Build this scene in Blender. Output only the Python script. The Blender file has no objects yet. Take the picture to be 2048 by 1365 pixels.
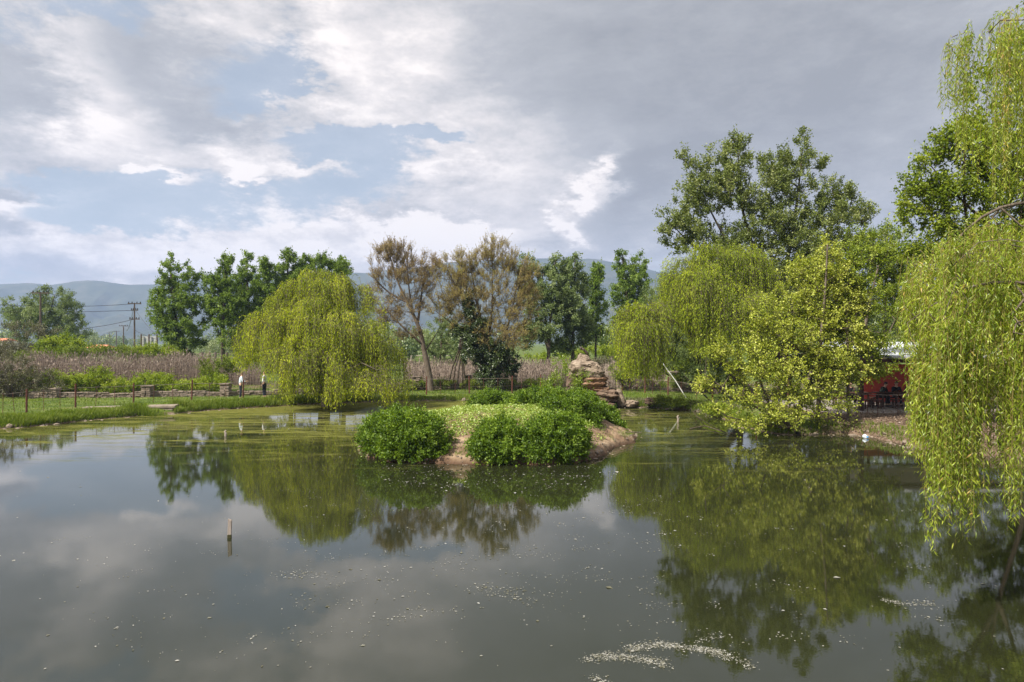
import bpy, math, random
import numpy as np

# ------------------------------------------------------------------ camera, world, sun, exposure
F, HZ, CAMZ = 1400.0, 685.0, 4.0          # focal length in photo pixels, horizon row, eye height (m)
S = bpy.context.scene
C = S.collection
cam_d = bpy.data.cameras.new('camera'); cam = bpy.data.objects.new('camera', cam_d); C.objects.link(cam)
cam.location = (0, 0, CAMZ); cam.rotation_euler = (math.pi/2, 0, 0)
cam_d.sensor_width = 36; cam_d.lens = 36*F/2048; cam_d.shift_y = 2.5/2048
cam_d.clip_start = 0.1; cam_d.clip_end = 9000
S.camera = cam
S.view_settings.view_transform = 'Standard'; S.view_settings.look = 'None'
S.view_settings.exposure = 0.9; S.view_settings.gamma = 1; S.view_settings.use_curve_mapping = False
S.cycles.use_denoising = True
S.cycles.max_bounces = 7; S.cycles.diffuse_bounces = 3; S.cycles.glossy_bounces = 3
S.cycles.transmission_bounces = 3; S.cycles.volume_bounces = 0; S.cycles.transparent_max_bounces = 8

SUN_EL, SUN_AZ = math.radians(48), math.radians(-128)   # azimuth from +Y towards +X: behind the camera, left
sd = np.array([math.sin(SUN_AZ)*math.cos(SUN_EL), math.cos(SUN_AZ)*math.cos(SUN_EL), math.sin(SUN_EL)])
sl = bpy.data.lights.new('sun', 'SUN'); sl.energy = 5.0; sl.angle = math.radians(0.6); sl.color = (1.0, .94, .84)
so = bpy.data.objects.new('sun', sl); C.objects.link(so)
from mathutils import Vector, Matrix
so.rotation_euler = Vector(sd).to_track_quat('Z', 'Y').to_euler()

def px_dir(px, py):
    x, y, z = (px-1024)/F, 1.0, (HZ-py)/F
    return math.atan2(x, y), math.atan2(z, math.hypot(x, y))

W = bpy.data.worlds.new('World'); S.world = W; W.use_nodes = True
def build_world():
    nt = W.node_tree; nt.nodes.clear(); N = nt.nodes; L = nt.links
    def nd(t, **k):
        n = N.new(t)
        for a, b in k.items(): setattr(n, a, b)
        return n
    def val(s, v):
        if hasattr(v, 'is_output') or isinstance(v, bpy.types.NodeSocket): L.new(v, s)
        else: s.default_value = v
    def M(op, a, b=0.0, c=0.0, clamp=False):
        n = nd('ShaderNodeMath', operation=op); n.use_clamp = clamp
        val(n.inputs[0], a); val(n.inputs[1], b)
        if op in ('MULTIPLY_ADD',): val(n.inputs[2], c)
        return n.outputs[0]
    def VM(op, a, b=None, c=None):
        n = nd('ShaderNodeVectorMath', operation=op)
        val(n.inputs[0], a)
        if b is not None: val(n.inputs[1], b)
        if c is not None: val(n.inputs[2], c)
        return n
    tc = nd('ShaderNodeTexCoord'); d = tc.outputs['Generated']
    sx = nd('ShaderNodeSeparateXYZ'); L.new(d, sx.inputs[0])
    az = M('ARCTAN2', sx.outputs[0], sx.outputs[1])
    hyp = M('SQRT', M('ADD', M('MULTIPLY', sx.outputs[0], sx.outputs[0]), M('MULTIPLY', sx.outputs[1], sx.outputs[1])))
    el = M('ARCTAN2', sx.outputs[2], hyp)
    cmb = nd('ShaderNodeCombineXYZ'); L.new(az, cmb.inputs[0]); L.new(el, cmb.inputs[1])
    # texture space: direction stretched so clouds flatten toward the horizon
    st = VM('MULTIPLY', d, (1, 1, 2.3)).outputs[0]
    n1 = nd('ShaderNodeTexNoise'); n1.inputs['Scale'].default_value = 4.6; n1.inputs['Detail'].default_value = 9; n1.inputs['Roughness'].default_value = .66
    n1.inputs['Distortion'].default_value = .35; L.new(st, n1.inputs['Vector'])
    n2 = nd('ShaderNodeTexNoise'); n2.inputs['Scale'].default_value = 15.0; n2.inputs['Detail'].default_value = 9; n2.inputs['Roughness'].default_value = .68
    L.new(VM('ADD', st, (5.2, 1.3, 9.1)).outputs[0], n2.inputs['Vector'])
    n3 = nd('ShaderNodeTexNoise'); n3.inputs['Scale'].default_value = 5.5; n3.inputs['Detail'].default_value = 6
    L.new(VM('ADD', st, (1.7, 8.3, 2.2)).outputs[0], n3.inputs['Vector'])
    w = VM('SUBTRACT', n3.outputs['Color'], (.5, .5, .5)).outputs[0]
    w = VM('MULTIPLY', w, (.16, .09, 0)).outputs[0]
    w2 = VM('MULTIPLY', VM('SUBTRACT', n2.outputs['Color'], (.5, .5, .5)).outputs[0], (.11, .09, 0)).outputs[0]
    uv = VM('ADD', VM('ADD', cmb.outputs[0], w).outputs[0], w2).outputs[0]
    blobs = [  # px, py, rx, ry, coverage, brightness
        (1330,130,330,190, .9,-.36),(1700,200,330,300, .7,-.34),(1330,330,130,90,.6,-.26),(1150,90,180,110,.3,-.10),
        (1900,60,200,200,.3,-.1),
        (800,55,190,80,.7,.14),(770,180,130,42,.7,.16),(930,232,190,36,.7,.16),(640,60,60,60,.6,.26),(1080,250,120,45,.5,.15),
        (560,110,60,50,-.6,0),(520,180,60,40,-.55,0),(720,125,60,26,-.6,0),(760,265,110,22,-.95,0),(920,283,100,18,-1.0,0),
        (660,300,130,50,-.55,0),(800,320,110,35,-.4,0),(480,215,50,22,-.5,0),(160,20,60,30,-.6,0),(430,20,60,30,.4,.15),
        (230,375,260,32,-.55,0),(260,420,210,32,-.6,.0),(560,400,200,40,-.15,.05),
        (310,85,130,34,.4,-.18),(245,140,70,50,.35,-.18),(330,225,100,34,.5,-.26),(440,260,60,20,.4,-.2),
        (45,165,80,40,.5,-.22),(30,230,60,40,.3,-.12),(330,367,60,9,.8,.35),(160,388,80,9,.5,.2),(620,335,90,12,.5,.2),(830,300,70,14,.5,.15),(420,395,120,12,.4,.15),(640,205,50,16,.6,.15),(300,522,340,26,.7,.34),(850,512,300,24,.6,.3),(500,440,200,26,.2,.18),(700,440,260,20,.25,.15),(180,450,200,16,.0,.1),(50,360,50,11,.8,-.42),(25,450,36,24,.7,-.42),(30,395,60,20,.8,.36),
        (150,130,50,100,.4,.28),(215,225,60,60,.4,.2),(130,300,170,30,.4,-.06),(420,290,200,20,.4,.10),(330,320,200,20,.3,.12),
        (520,355,28,12,.9,.5),(600,215,110,26,.5,.08),(560,240,90,20,.5,.05),(240,235,60,20,.3,.15),
        (840,468,100,24,.9,.5),(985,460,42,26,.9,.55),(1050,490,60,16,.5,-.1),(300,488,260,24,.6,.2),(630,470,110,30,.5,.12),
        (880,350,130,24,.5,.26),(1020,330,130,28,.4,.18),(1000,410,220,40,.22,.14),(870,425,120,10,.3,-.22),
        (1212,340,18,40,.9,.7),(1180,398,22,22,.9,.66),(1138,450,22,24,.9,.66),(1265,360,40,60,.7,-.2),(1225,440,50,40,.7,-.12),(1140,335,60,26,-.5,0),(1150,380,36,26,-.3,.1),
        (1260,420,90,60,.6,-.16),(1180,498,150,20,.5,-.12),(1200,545,200,20,-.6,0),(1300,560,120,30,-.5,0),
        (100,535,160,16,.5,-.12),(1700,340,170,90,-.3,-.02),(1720,450,160,90,-.2,.05),(1240,250,60,40,.3,.1)]
    cs, bs = 0.54, 0.65
    for (px, py, rx, ry, dc, db) in blobs:
        a, e = px_dir(px, py)
        ix, iy = F/rx/1.15, F/ry/1.15
        v = VM('MULTIPLY_ADD', uv, (ix, iy, 0), (-a*ix, -e*iy, 0)).outputs[0]
        q = VM('DOT_PRODUCT', v, v).outputs['Value']
        g = M('POWER', 0.3679, q)
        if dc: cs = M('MULTIPLY_ADD', g, dc, cs)
        if db: bs = M('MULTIPLY_ADD', g, db, bs)
    cov = M('ADD', cs, M('MULTIPLY', M('SUBTRACT', n1.outputs['Fac'], .5), 1.9))
    cov = M('ADD', cov, M('MULTIPLY', M('SUBTRACT', n2.outputs['Fac'], .5), 1.1))
    mr = nd('ShaderNodeMapRange', interpolation_type='SMOOTHSTEP'); L.new(cov, mr.inputs[0])
    mr.inputs[1].default_value = .22; mr.inputs[2].default_value = .74
    mr.inputs[3].default_value = .22; mr.inputs[4].default_value = 1
    br = M('ADD', bs, M('MULTIPLY', M('SUBTRACT', n1.outputs['Fac'], .5), .9))
    br = M('ADD', br, M('MULTIPLY', M('SUBTRACT', n2.outputs['Fac'], .5), .85))
    cr = nd('ShaderNodeValToRGB'); L.new(br, cr.inputs[0])
    stops = [(0.0, (.34,.345,.36)), (.28, (.42,.425,.44)), (.5, (.50,.50,.515)), (.68, (.65,.63,.63)), (.85, (.84,.79,.77)), (1.0, (1.08,1.0,.95))]
    e0 = cr.color_ramp.elements
    for i, (p, c) in enumerate(stops):
        if i < 2: e = e0[i]; e.position = p
        else: e = e0.new(p)
        e.color = (*c, 1)
    sky = nd('ShaderNodeTexSky', sky_type='NISHITA'); sky.sun_disc = False
    sky.sun_elevation = SUN_EL; sky.sun_rotation = SUN_AZ; sky.air_density = 1.0; sky.dust_density = 2.0; sky.ozone_density = 1.5
    sk = VM('MULTIPLY', sky.outputs[0], (.07, .07, .07)).outputs[0]
    sk = VM('ADD', sk, (.28, .305, .32)).outputs[0]
    mx = nd('ShaderNodeMix', data_type='RGBA'); L.new(mr.outputs[0], mx.inputs[0]); L.new(sk, mx.inputs[6]); L.new(cr.outputs[0], mx.inputs[7])
    # sky overhead, out of view, is boosted to add ambient fill light
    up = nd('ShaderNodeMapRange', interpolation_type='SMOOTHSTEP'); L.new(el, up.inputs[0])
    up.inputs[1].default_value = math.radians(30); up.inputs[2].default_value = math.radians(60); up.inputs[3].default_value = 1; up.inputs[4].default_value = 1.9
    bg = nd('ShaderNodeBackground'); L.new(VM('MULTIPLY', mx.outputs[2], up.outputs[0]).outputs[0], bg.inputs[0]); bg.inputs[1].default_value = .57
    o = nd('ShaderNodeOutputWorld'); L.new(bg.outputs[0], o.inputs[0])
    W.cycles.sampling_method = 'MANUAL'; W.cycles.sample_map_resolution = 512
build_world()

# ------------------------------------------------------------------ helpers
rng = np.random.default_rng(7)
def at(px, py, d): return np.array([(px-1024)/F*d, d, CAMZ-(py-HZ)/F*d])
def onz(px, py, z=0.0):
    d = (CAMZ-z)*F/(py-HZ); return np.array([(px-1024)/F*d, d, z])
def lerp(a, b, t): return a+(b-a)*t
def sstep(a, b, x):
    t = np.clip((x-a)/(b-a), 0, 1); return t*t*(3-2*t)
_tab = np.random.default_rng(3).random((256, 256))
def vnoise(x, y):
    xi = np.floor(x).astype(int); yi = np.floor(y).astype(int); fx = x-xi; fy = y-yi
    fx = fx*fx*(3-2*fx); fy = fy*fy*(3-2*fy)
    a = _tab[xi % 256, yi % 256]; b = _tab[(xi+1) % 256, yi % 256]; c = _tab[xi % 256, (yi+1) % 256]; e = _tab[(xi+1) % 256, (yi+1) % 256]
    return (a*(1-fx)+b*fx)*(1-fy)+(c*(1-fx)+e*fx)*fy
def fbm(x, y, o=4):
    s = 0; a = .5
    for k in range(o): s = s+a*(vnoise(x*2**k+17*k, y*2**k+31*k)-.5)*2; a *= .5
    return s
def unit(v): return v/np.maximum(np.linalg.norm(v, axis=-1, keepdims=True), 1e-9)

def tag(o, label=None, cat=None, group=None, kind=None):
    if label: o['label'] = label
    if cat: o['category'] = cat
    if group: o['group'] = group
    if kind: o['kind'] = kind
    return o
def empty(name, loc, label=None, cat=None, group=None):
    o = bpy.data.objects.new(name, None); C.objects.link(o); o.location = [float(v) for v in loc]; o.empty_display_size = .3
    return tag(o, label, cat, group)
def link(name, me, mat, parent=None):
    o = bpy.data.objects.new(name, me); C.objects.link(o)
    if mat is not None: me.materials.append(mat)
    if parent is not None:
        o.parent = parent
    return o
def mk(name, V, Fq, mat, parent=None, v=None, smooth=True, origin=None, T=None):
    """mesh object from float verts, quads Fq (n,4) and tris T (m,3); parts keep world coordinates minus parent location"""
    V = np.asarray(V, float).reshape(-1, 3)
    if parent is not None: V = V-np.array(parent.location)
    elif origin is not None: V = V-np.asarray(origin)
    me = bpy.data.meshes.new(name)
    Fq = np.zeros((0, 4), int) if Fq is None else np.asarray(Fq, int).reshape(-1, 4)
    T = np.zeros((0, 3), int) if T is None else np.asarray(T, int).reshape(-1, 3)
    nl = Fq.size+T.size
    me.vertices.add(len(V)); me.vertices.foreach_set('co', V.astype(np.float32).ravel())
    me.loops.add(nl); me.loops.foreach_set('vertex_index', np.concatenate([Fq.ravel(), T.ravel()]).astype(np.int32))
    me.polygons.add(len(Fq)+len(T))
    st = np.concatenate([np.arange(len(Fq))*4, len(Fq)*4+np.arange(len(T))*3]).astype(np.int32)
    me.polygons.foreach_set('loop_start', st)
    me.polygons.foreach_set('use_smooth', np.full(len(st), smooth))
    if v is not None:
        a = me.attributes.new('v', 'FLOAT', 'POINT'); a.data.foreach_set('value', np.asarray(v, np.float32).ravel())
    me.update(calc_edges=True)
    o = link(name, me, mat, parent)
    if parent is None and origin is not None: o.location = [float(q) for q in origin]
    return o

class MB:
    def __init__(s): s.V = []; s.Q = []; s.T = []; s.A = []; s.n = 0
    def add(s, V, Q=None, T=None, a=0.0):
        V = np.asarray(V, float).reshape(-1, 3)
        if Q is not None and len(Q): s.Q.append(np.asarray(Q, int).reshape(-1, 4)+s.n)
        if T is not None and len(T): s.T.append(np.asarray(T, int).reshape(-1, 3)+s.n)
        s.V.append(V); s.A.append(np.broadcast_to(np.asarray(a, float), (len(V),))); s.n += len(V)
    def box(s, c, size, rz=0.0, jit=0.0, a=0.0, bev=0.0, R=None):
        h = np.array(size)/2
        if bev > 0:   # chamfered box: 24 verts
            b = min(bev, h.min()*.45); P = []
            sg = [(-1,-1,-1),(1,-1,-1),(1,1,-1),(-1,1,-1),(-1,-1,1),(1,-1,1),(1,1,1),(-1,1,1)]
            vs = []
            for g in sg:
                g = np.array(g)
                for ax in range(3):
                    p = g*(h-b); p = p.astype(float); p[ax] = g[ax]*h[ax]; vs.append(p)
            vs = np.array(vs)
            idx = {g: i for i, g in enumerate(sg)}
            quads = []; tris = []
            def vi(g, ax): return idx[tuple(g)]*3+ax
            for ax in range(3):
                o1, o2 = [k for k in range(3) if k != ax]
                for sgn in (-1, 1):
                    f = []
                    for (p, q) in ((-1,-1),(1,-1),(1,1),(-1,1)):
                        g = [0]*3; g[ax] = sgn; g[o1] = p; g[o2] = q; f.append(vi(g, ax))
                    quads.append(f)
            for ax in range(3):
                o1, o2 = [k for k in range(3) if k != ax]
                for p in (-1, 1):
                    for q in (-1, 1):
                        g1 = [0]*3; g1[ax] = -1; g1[o1] = p; g1[o2] = q; g2 = list(g1); g2[ax] = 1
                        quads.append([vi(g1, o1), vi(g2, o1), vi(g2, o2), vi(g1, o2)])
            for g in sg: tris.append([vi(g, 0), vi(g, 1), vi(g, 2)])
            V = vs
        else:
            V = np.array([(-1,-1,-1),(1,-1,-1),(1,1,-1),(-1,1,-1),(-1,-1,1),(1,-1,1),(1,1,1),(-1,1,1)])*h
            quads = [(0,3,2,1),(4,5,6,7),(0,1,5,4),(1,2,6,5),(2,3,7,6),(3,0,4,7)]; tris = None
        if jit: V = V+rng.normal(0, jit, V.shape)
        if R is not None: V = V@np.asarray(R).T
        c_, s_ = math.cos(rz), math.sin(rz)
        V = V@np.array([[c_, s_, 0], [-s_, c_, 0], [0, 0, 1]])
        s.add(V+np.asarray(c), quads, tris, a)
    def tube(s, P, r, n=8, a=0.0, cap=True, wob=0.0):
        P = np.asarray(P, float); K = len(P); r = np.broadcast_to(np.asarray(r, float), (K,))
        t = np.gradient(P, axis=0); t = unit(t)
        ref = np.array([0., 0, 1.]) if abs(t[0][2]) < .9 else np.array([1., 0, 0])
        u = unit(np.cross(t[0], ref)); fr = []
        for k in range(K):
            u = u-t[k]*np.dot(u, t[k]); u = u/max(np.linalg.norm(u), 1e-9); fr.append((u, np.cross(t[k], u)))
        ang = np.arange(n)*2*math.pi/n
        V = np.concatenate([P[k]+r[k]*(1+(wob*np.sin(3*ang+k*.7) if wob else 0))[:, None]*(np.cos(ang)[:, None]*fr[k][0]+np.sin(ang)[:, None]*fr[k][1]) if wob else
                            P[k]+r[k]*(np.cos(ang)[:, None]*fr[k][0]+np.sin(ang)[:, None]*fr[k][1]) for k in range(K)])
        i = np.arange(n); j = (i+1) % n
        Q = np.concatenate([np.stack([k*n+i, k*n+j, (k+1)*n+j, (k+1)*n+i], 1) for k in range(K-1)])
        T = []
        if cap:
            V = np.vstack([V, P[0], P[-1]]); c0, c1 = K*n, K*n+1
            T = [(c0, int(j[q]), int(i[q])) for q in range(n)]+[(c1, (K-1)*n+int(i[q]), (K-1)*n+int(j[q])) for q in range(n)]
        s.add(V, Q, T, a)
    def build(s, name, mat, parent=None, smooth=False, origin=None, attr=False):
        return mk(name, np.concatenate(s.V), np.concatenate(s.Q) if s.Q else None, mat, parent,
                  np.concatenate(s.A) if attr else None, smooth, origin, np.concatenate(s.T) if s.T else None)

def strips(P, r, mb, n=3, a=0.0):
    """many thin tubes at once: P (S,K,3), r (S,K)"""
    Sn, K, _ = P.shape
    t = unit(np.gradient(P, axis=1)); ref = np.zeros_like(t); ref[..., 0] = .31; ref[..., 1] = .95
    ref[np.abs(t[..., 1]) > .8] = (1, 0, 0)
    u = unit(np.cross(t, ref)); w = np.cross(t, u)
    ang = np.arange(n)*2*math.pi/n
    V = P[:, :, None, :]+r[:, :, None, None]*(np.cos(ang)[None, None, :, None]*u[:, :, None, :]+np.sin(ang)[None, None, :, None]*w[:, :, None, :])
    base = (np.arange(Sn)*K*n)[:, None, None]+(np.arange(K-1)*n)[None, :, None]
    i = np.arange(n)[None, None, :]; j = (i+1) % n
    Q = np.stack([base+i, base+j, base+n+j, base+n+i], -1).reshape(-1, 4)
    av = np.broadcast_to(np.asarray(a, float).reshape(-1, 1), (Sn, K*n)).ravel() if np.ndim(a) else a
    mb.add(V.reshape(-1, 3), Q, None, av)

def leaves(mb, Cn, D, L, Wd, v, fold=.12, curve=False, Nn=None):
    """leaf blades: Cn base, D direction, L length, Wd width (arrays)"""
    n = len(Cn); L = np.broadcast_to(L, (n,))[:, None]; Wd = np.broadcast_to(Wd, (n,))[:, None]
    if Nn is None: Nn = rng.normal(size=(n, 3))*.8+np.array([0, 0, .9])
    sdv = unit(np.cross(D, Nn)); nm = np.cross(sdv, D)
    if curve:
        v0 = Cn; a1 = Cn+D*L*.33+sdv*Wd*.5+nm*L*.04; a2 = Cn+D*L*.33-sdv*Wd*.5+nm*L*.04
        b1 = Cn+D*L*.66+sdv*Wd*.38-nm*L*.02; b2 = Cn+D*L*.66-sdv*Wd*.38-nm*L*.02; tp = Cn+D*L-nm*L*.2
        V = np.stack([v0, a1, b1, tp, b2, a2], 1).reshape(-1, 3); b = np.arange(n)[:, None]*6
        Q = np.concatenate([b+np.array([0, 1, 2, 5]), b+np.array([5, 2, 3, 4])])   # two bent halves
        mb.add(V, Q, None, np.repeat(v, 6))
    else:
        V = np.stack([Cn, Cn+D*L*.45+sdv*Wd*.5+nm*L*fold, Cn+D*L-nm*L*fold*.5, Cn+D*L*.45-sdv*Wd*.5+nm*L*fold], 1).reshape(-1, 3)
        Q = np.arange(n*4).reshape(-1, 4)
        mb.add(V, Q, None, np.repeat(v, 4))

# ------------------------------------------------------------------ materials
def newmat(name):
    m = bpy.data.materials.new(name); m.use_nodes = True; nt = m.node_tree; nt.nodes.clear()
    return m, nt, nt.nodes, nt.links
def ramp(N, cols, pos=None):
    r = N.new('ShaderNodeValToRGB'); e = r.color_ramp.elements
    for i, c in enumerate(cols):
        p = pos[i] if pos else i/(len(cols)-1)
        if i < 2: q = e[i]; q.position = p
        else: q = e.new(p)
        q.color = (*c, 1)
    return r
def leafmat(name, cols, trans=.38, gloss=.05, rough=.45, pos=None):
    m, nt, N, L = newmat(name)
    at_ = N.new('ShaderNodeAttribute'); at_.attribute_name = 'v'
    r = ramp(N, cols, pos); L.new(at_.outputs['Fac'], r.inputs[0])
    d = N.new('ShaderNodeBsdfDiffuse'); t = N.new('ShaderNodeBsdfTranslucent'); g = N.new('ShaderNodeBsdfGlossy'); g.inputs['Roughness'].default_value = rough
    hs = N.new('ShaderNodeHueSaturation'); hs.inputs['Hue'].default_value = .49; hs.inputs['Saturation'].default_value = 1.1; hs.inputs['Value'].default_value = 1.35
    L.new(r.outputs[0], hs.inputs['Color']); L.new(r.outputs[0], d.inputs[0]); L.new(hs.outputs[0], t.inputs[0])
    m1 = N.new('ShaderNodeMixShader'); m1.inputs[0].default_value = trans; L.new(d.outputs[0], m1.inputs[1]); L.new(t.outputs[0], m1.inputs[2])
    m2 = N.new('ShaderNodeMixShader'); m2.inputs[0].default_value = gloss; L.new(m1.outputs[0], m2.inputs[1]); L.new(g.outputs[0], m2.inputs[2])
    o = N.new('ShaderNodeOutputMaterial'); L.new(m2.outputs[0], o.inputs[0]); return m
def noisemat(name, cols, scale=4, rough=.85, bump=.4, detail=8, stretch=(1, 1, 1), spec=.2, pos=None, bscale=None, metal=0, bdist=.03):
    m, nt, N, L = newmat(name)
    tc = N.new('ShaderNodeTexCoord'); mp = N.new('ShaderNodeMapping'); mp.inputs['Scale'].default_value = stretch
    L.new(tc.outputs['Object'], mp.inputs[0])
    nz = N.new('ShaderNodeTexNoise'); nz.inputs['Scale'].default_value = scale; nz.inputs['Detail'].default_value = detail; nz.inputs['Roughness'].default_value = .65
    L.new(mp.outputs[0], nz.inputs['Vector'])
    mr = N.new('ShaderNodeMapRange'); mr.inputs[1].default_value = .28; mr.inputs[2].default_value = .72; L.new(nz.outputs['Fac'], mr.inputs[0])
    r = ramp(N, cols, pos); L.new(mr.outputs[0], r.inputs[0])
    p = N.new('ShaderNodeBsdfPrincipled'); L.new(r.outputs[0], p.inputs['Base Color']); p.inputs['Roughness'].default_value = rough
    p.inputs['Specular IOR Level'].default_value = spec; p.inputs['Metallic'].default_value = metal
    if bump:
        b = N.new('ShaderNodeBump'); b.inputs['Strength'].default_value = bump; b.inputs['Distance'].default_value = bdist
        nb = nz
        if bscale:
            nb = N.new('ShaderNodeTexNoise'); nb.inputs['Scale'].default_value = bscale; nb.inputs['Detail'].default_value = 8; L.new(mp.outputs[0], nb.inputs['Vector'])
        L.new(nb.outputs['Fac'], b.inputs['Height']); L.new(b.outputs[0], p.inputs['Normal'])
    o = N.new('ShaderNodeOutputMaterial'); L.new(p.outputs[0], o.inputs[0]); return m

M = {}
M['bark'] = noisemat('bark_grey_brown', [(.045,.034,.025), (.11,.086,.064), (.20,.165,.13)], 6, .95, .9, stretch=(3, 3, .5))
M['bark_dark'] = noisemat('bark_dark', [(.03,.023,.017), (.075,.058,.042), (.13,.105,.08)], 6, .95, .9, stretch=(3, 3, .5))
M['twig'] = noisemat('twig_brown', [(.16,.10,.05), (.26,.17,.09)], 6, .9, 0)
M['twig_yellow'] = noisemat('twig_yellow', [(.20,.17,.05), (.34,.26,.10)], 6, .8, 0)
M['poplar'] = leafmat('poplar_leaves', [(.060,.100,.012), (.115,.185,.022), (.175,.255,.040), (.27,.35,.09)], .40, .015)
M['poplar_big'] = leafmat('poplar_leaves_olive', [(.066,.092,.016), (.13,.17,.030), (.20,.245,.055), (.33,.36,.14)], .36, .025)
M['greygreen'] = leafmat('grey_green_leaves', [(.075,.11,.030), (.135,.185,.055), (.20,.26,.085), (.29,.34,.15)], .38, .02)
M['willow'] = leafmat('willow_leaves', [(.09,.13,.005), (.23,.30,.010), (.40,.47,.02), (.56,.60,.05)], .42, .01)
M['willow2'] = leafmat('willow_leaves_deep', [(.08,.12,.005), (.20,.275,.010), (.34,.425,.02), (.50,.56,.05)], .42, .01)
M['willow_near'] = leafmat('willow_leaves_near', [(.08,.13,.010), (.18,.25,.016), (.29,.36,.03), (.46,.49,.08), (.50,.36,.10)], .42, .03, .4, [0, .3, .62, .95, 1])
M['maple'] = leafmat('maple_leaves_yellow', [(.09,.125,.010), (.22,.27,.022), (.37,.41,.05), (.57,.59,.15)], .34, .02)
M['maple_dark'] = leafmat('maple_leaves_green', [(.06,.095,.006), (.14,.20,.014), (.23,.30,.026), (.37,.42,.07)], .40, .02)
M['brown_leaf'] = leafmat('budding_leaves_brown', [(.15,.11,.05), (.28,.21,.095), (.40,.31,.145), (.34,.31,.10)], .35, .01)
M['brown_leaf2'] = leafmat('budding_leaves_ochre', [(.16,.12,.045), (.31,.245,.085), (.43,.355,.13), (.36,.36,.10)], .35, .01)
M['ivy'] = leafmat('ivy_leaves', [(.012,.024,.004), (.03,.055,.008), (.06,.095,.014), (.10,.14,.025)], .2, .08)
M['nettle'] = leafmat('nettle_leaves', [(.036,.072,.005), (.080,.145,.010), (.14,.225,.016), (.24,.33,.04)], .38, .02)
M['nettle_y'] = leafmat('sapling_leaves', [(.10,.16,.012), (.19,.27,.02), (.30,.37,.05)], .4, .04)
M['clover'] = leafmat('clover_leaves', [(.10,.17,.012), (.18,.27,.025), (.28,.37,.05), (.46,.52,.18)], .3, .06)
M['bramble'] = leafmat('bramble_leaves', [(.055,.085,.010), (.11,.155,.018), (.175,.225,.03), (.25,.28,.06)], .36, .015)
M['bramble_y'] = leafmat('bramble_leaves_bright', [(.09,.14,.010), (.17,.235,.018), (.25,.32,.03), (.35,.39,.07)], .36, .015)
M['bramble_b'] = leafmat('bramble_leaves_brown', [(.05,.045,.028), (.10,.085,.05), (.12,.13,.045), (.17,.155,.08)], .25)
M['woods'] = leafmat('distant_foliage', [(.06,.10,.03), (.12,.17,.05), (.19,.24,.08), (.25,.28,.11)], .3)
M['grass'] = leafmat('grass_blades', [(.05,.085,.008), (.095,.15,.014), (.15,.21,.025), (.25,.28,.08)], .35, .01)
M['reed'] = leafmat('dry_reed_stalks', [(.10,.078,.06), (.22,.175,.14), (.36,.285,.23), (.50,.42,.34)], .2, .01)
M['rust'] = noisemat('rusty_steel', [(.06,.022,.016), (.11,.042,.03), (.07,.032,.022)], 9, .8, .2)
M['wire'] = noisemat('galvanised_wire', [(.16,.13,.11), (.22,.18,.15)], 9, .5, 0, metal=.5)
M['pole'] = noisemat('creosoted_wood', [(.06,.045,.035), (.12,.09,.07)], 4, .9, .3, stretch=(3, 3, .3))
M['white'] = noisemat('white_paint', [(.7,.7,.68), (.82,.82,.8)], 5, .5, 0)
M['black'] = noisemat('dark_insulator', [(.03,.03,.03), (.05,.05,.05)], 5, .4, 0)
M['concrete'] = noisemat('weathered_concrete', [(.12,.095,.07), (.22,.18,.14), (.31,.26,.21)], 3, .95, .5, bscale=14)
M['stone'] = noisemat('dry_stone', [(.07,.055,.04), (.15,.12,.09), (.24,.19,.15), (.13,.12,.10)], 1.3, .95, .6, bscale=12)
M['rock'] = noisemat('boulder_grey_brown', [(.06,.045,.035), (.17,.13,.095), (.28,.22,.165), (.38,.31,.24)], 2.6, .95, 1.0, stretch=(1, 1, 1.6), bdist=.08)
M['rock_o'] = noisemat('boulder_orange', [(.07,.04,.028), (.18,.10,.06), (.27,.17,.11), (.16,.105,.075)], 2.2, .95, 1.0, stretch=(.7, .7, 4.5), bdist=.08)
M['rock_d'] = noisemat('boulder_dark_brown', [(.035,.025,.02), (.10,.065,.045), (.17,.12,.085), (.24,.18,.13)], 2.2, .95, 1.0, stretch=(.7, .7, 4), bdist=.08)
M['wood_d'] = noisemat('dark_stained_timber', [(.035,.018,.012), (.07,.035,.025)], 5, .7, .2, stretch=(.5, 4, 4))
M['wood_g'] = noisemat('weathered_timber', [(.14,.11,.09), (.30,.25,.21), (.42,.36,.31)], 12, .9, .6, stretch=(3, 3, .25))
M['wet'] = noisemat('wet_mossy_timber', [(.035,.035,.015), (.07,.065,.03)], 8, .5, .3)
M['tile'] = noisemat('terracotta_roof', [(.50,.17,.09), (.62,.25,.14)], 3, .9, .2)
M['plaster'] = noisemat('pale_plaster', [(.62,.55,.48), (.72,.66,.6)], 3, .9, 0)
M['board'] = noisemat('grey_board', [(.28,.29,.28), (.42,.42,.40)], 4, .8, 0)
M['roofsheet'] = noisemat('white_roof_sheet', [(.34,.36,.39), (.5,.52,.55)], 2, .5, .1)
M['skin'] = noisemat('skin', [(.50,.31,.22), (.58,.38,.28)], 8, .6, 0)
M['hair_b'] = noisemat('brown_hair', [(.10,.06,.035), (.20,.13,.08)], 20, .6, 0)
M['hair_d'] = noisemat('dark_hair', [(.012,.010,.009), (.03,.024,.02)], 20, .5, 0)
M['shirt_w'] = noisemat('white_shirt', [(.66,.66,.66), (.8,.8,.8)], 6, .85, .2)
M['shirt_l'] = noisemat('pale_blue_shirt', [(.45,.52,.60), (.6,.66,.72)], 6, .85, .2)
M['trous'] = noisemat('navy_trousers', [(.015,.018,.03), (.03,.035,.055)], 6, .85, .2)
M['coat_g'] = noisemat('dark_green_jacket', [(.015,.022,.018), (.03,.04,.03)], 6, .85, .2)
M['coat_k'] = noisemat('black_jacket', [(.012,.012,.014), (.025,.025,.03)], 6, .85, .2)
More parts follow.
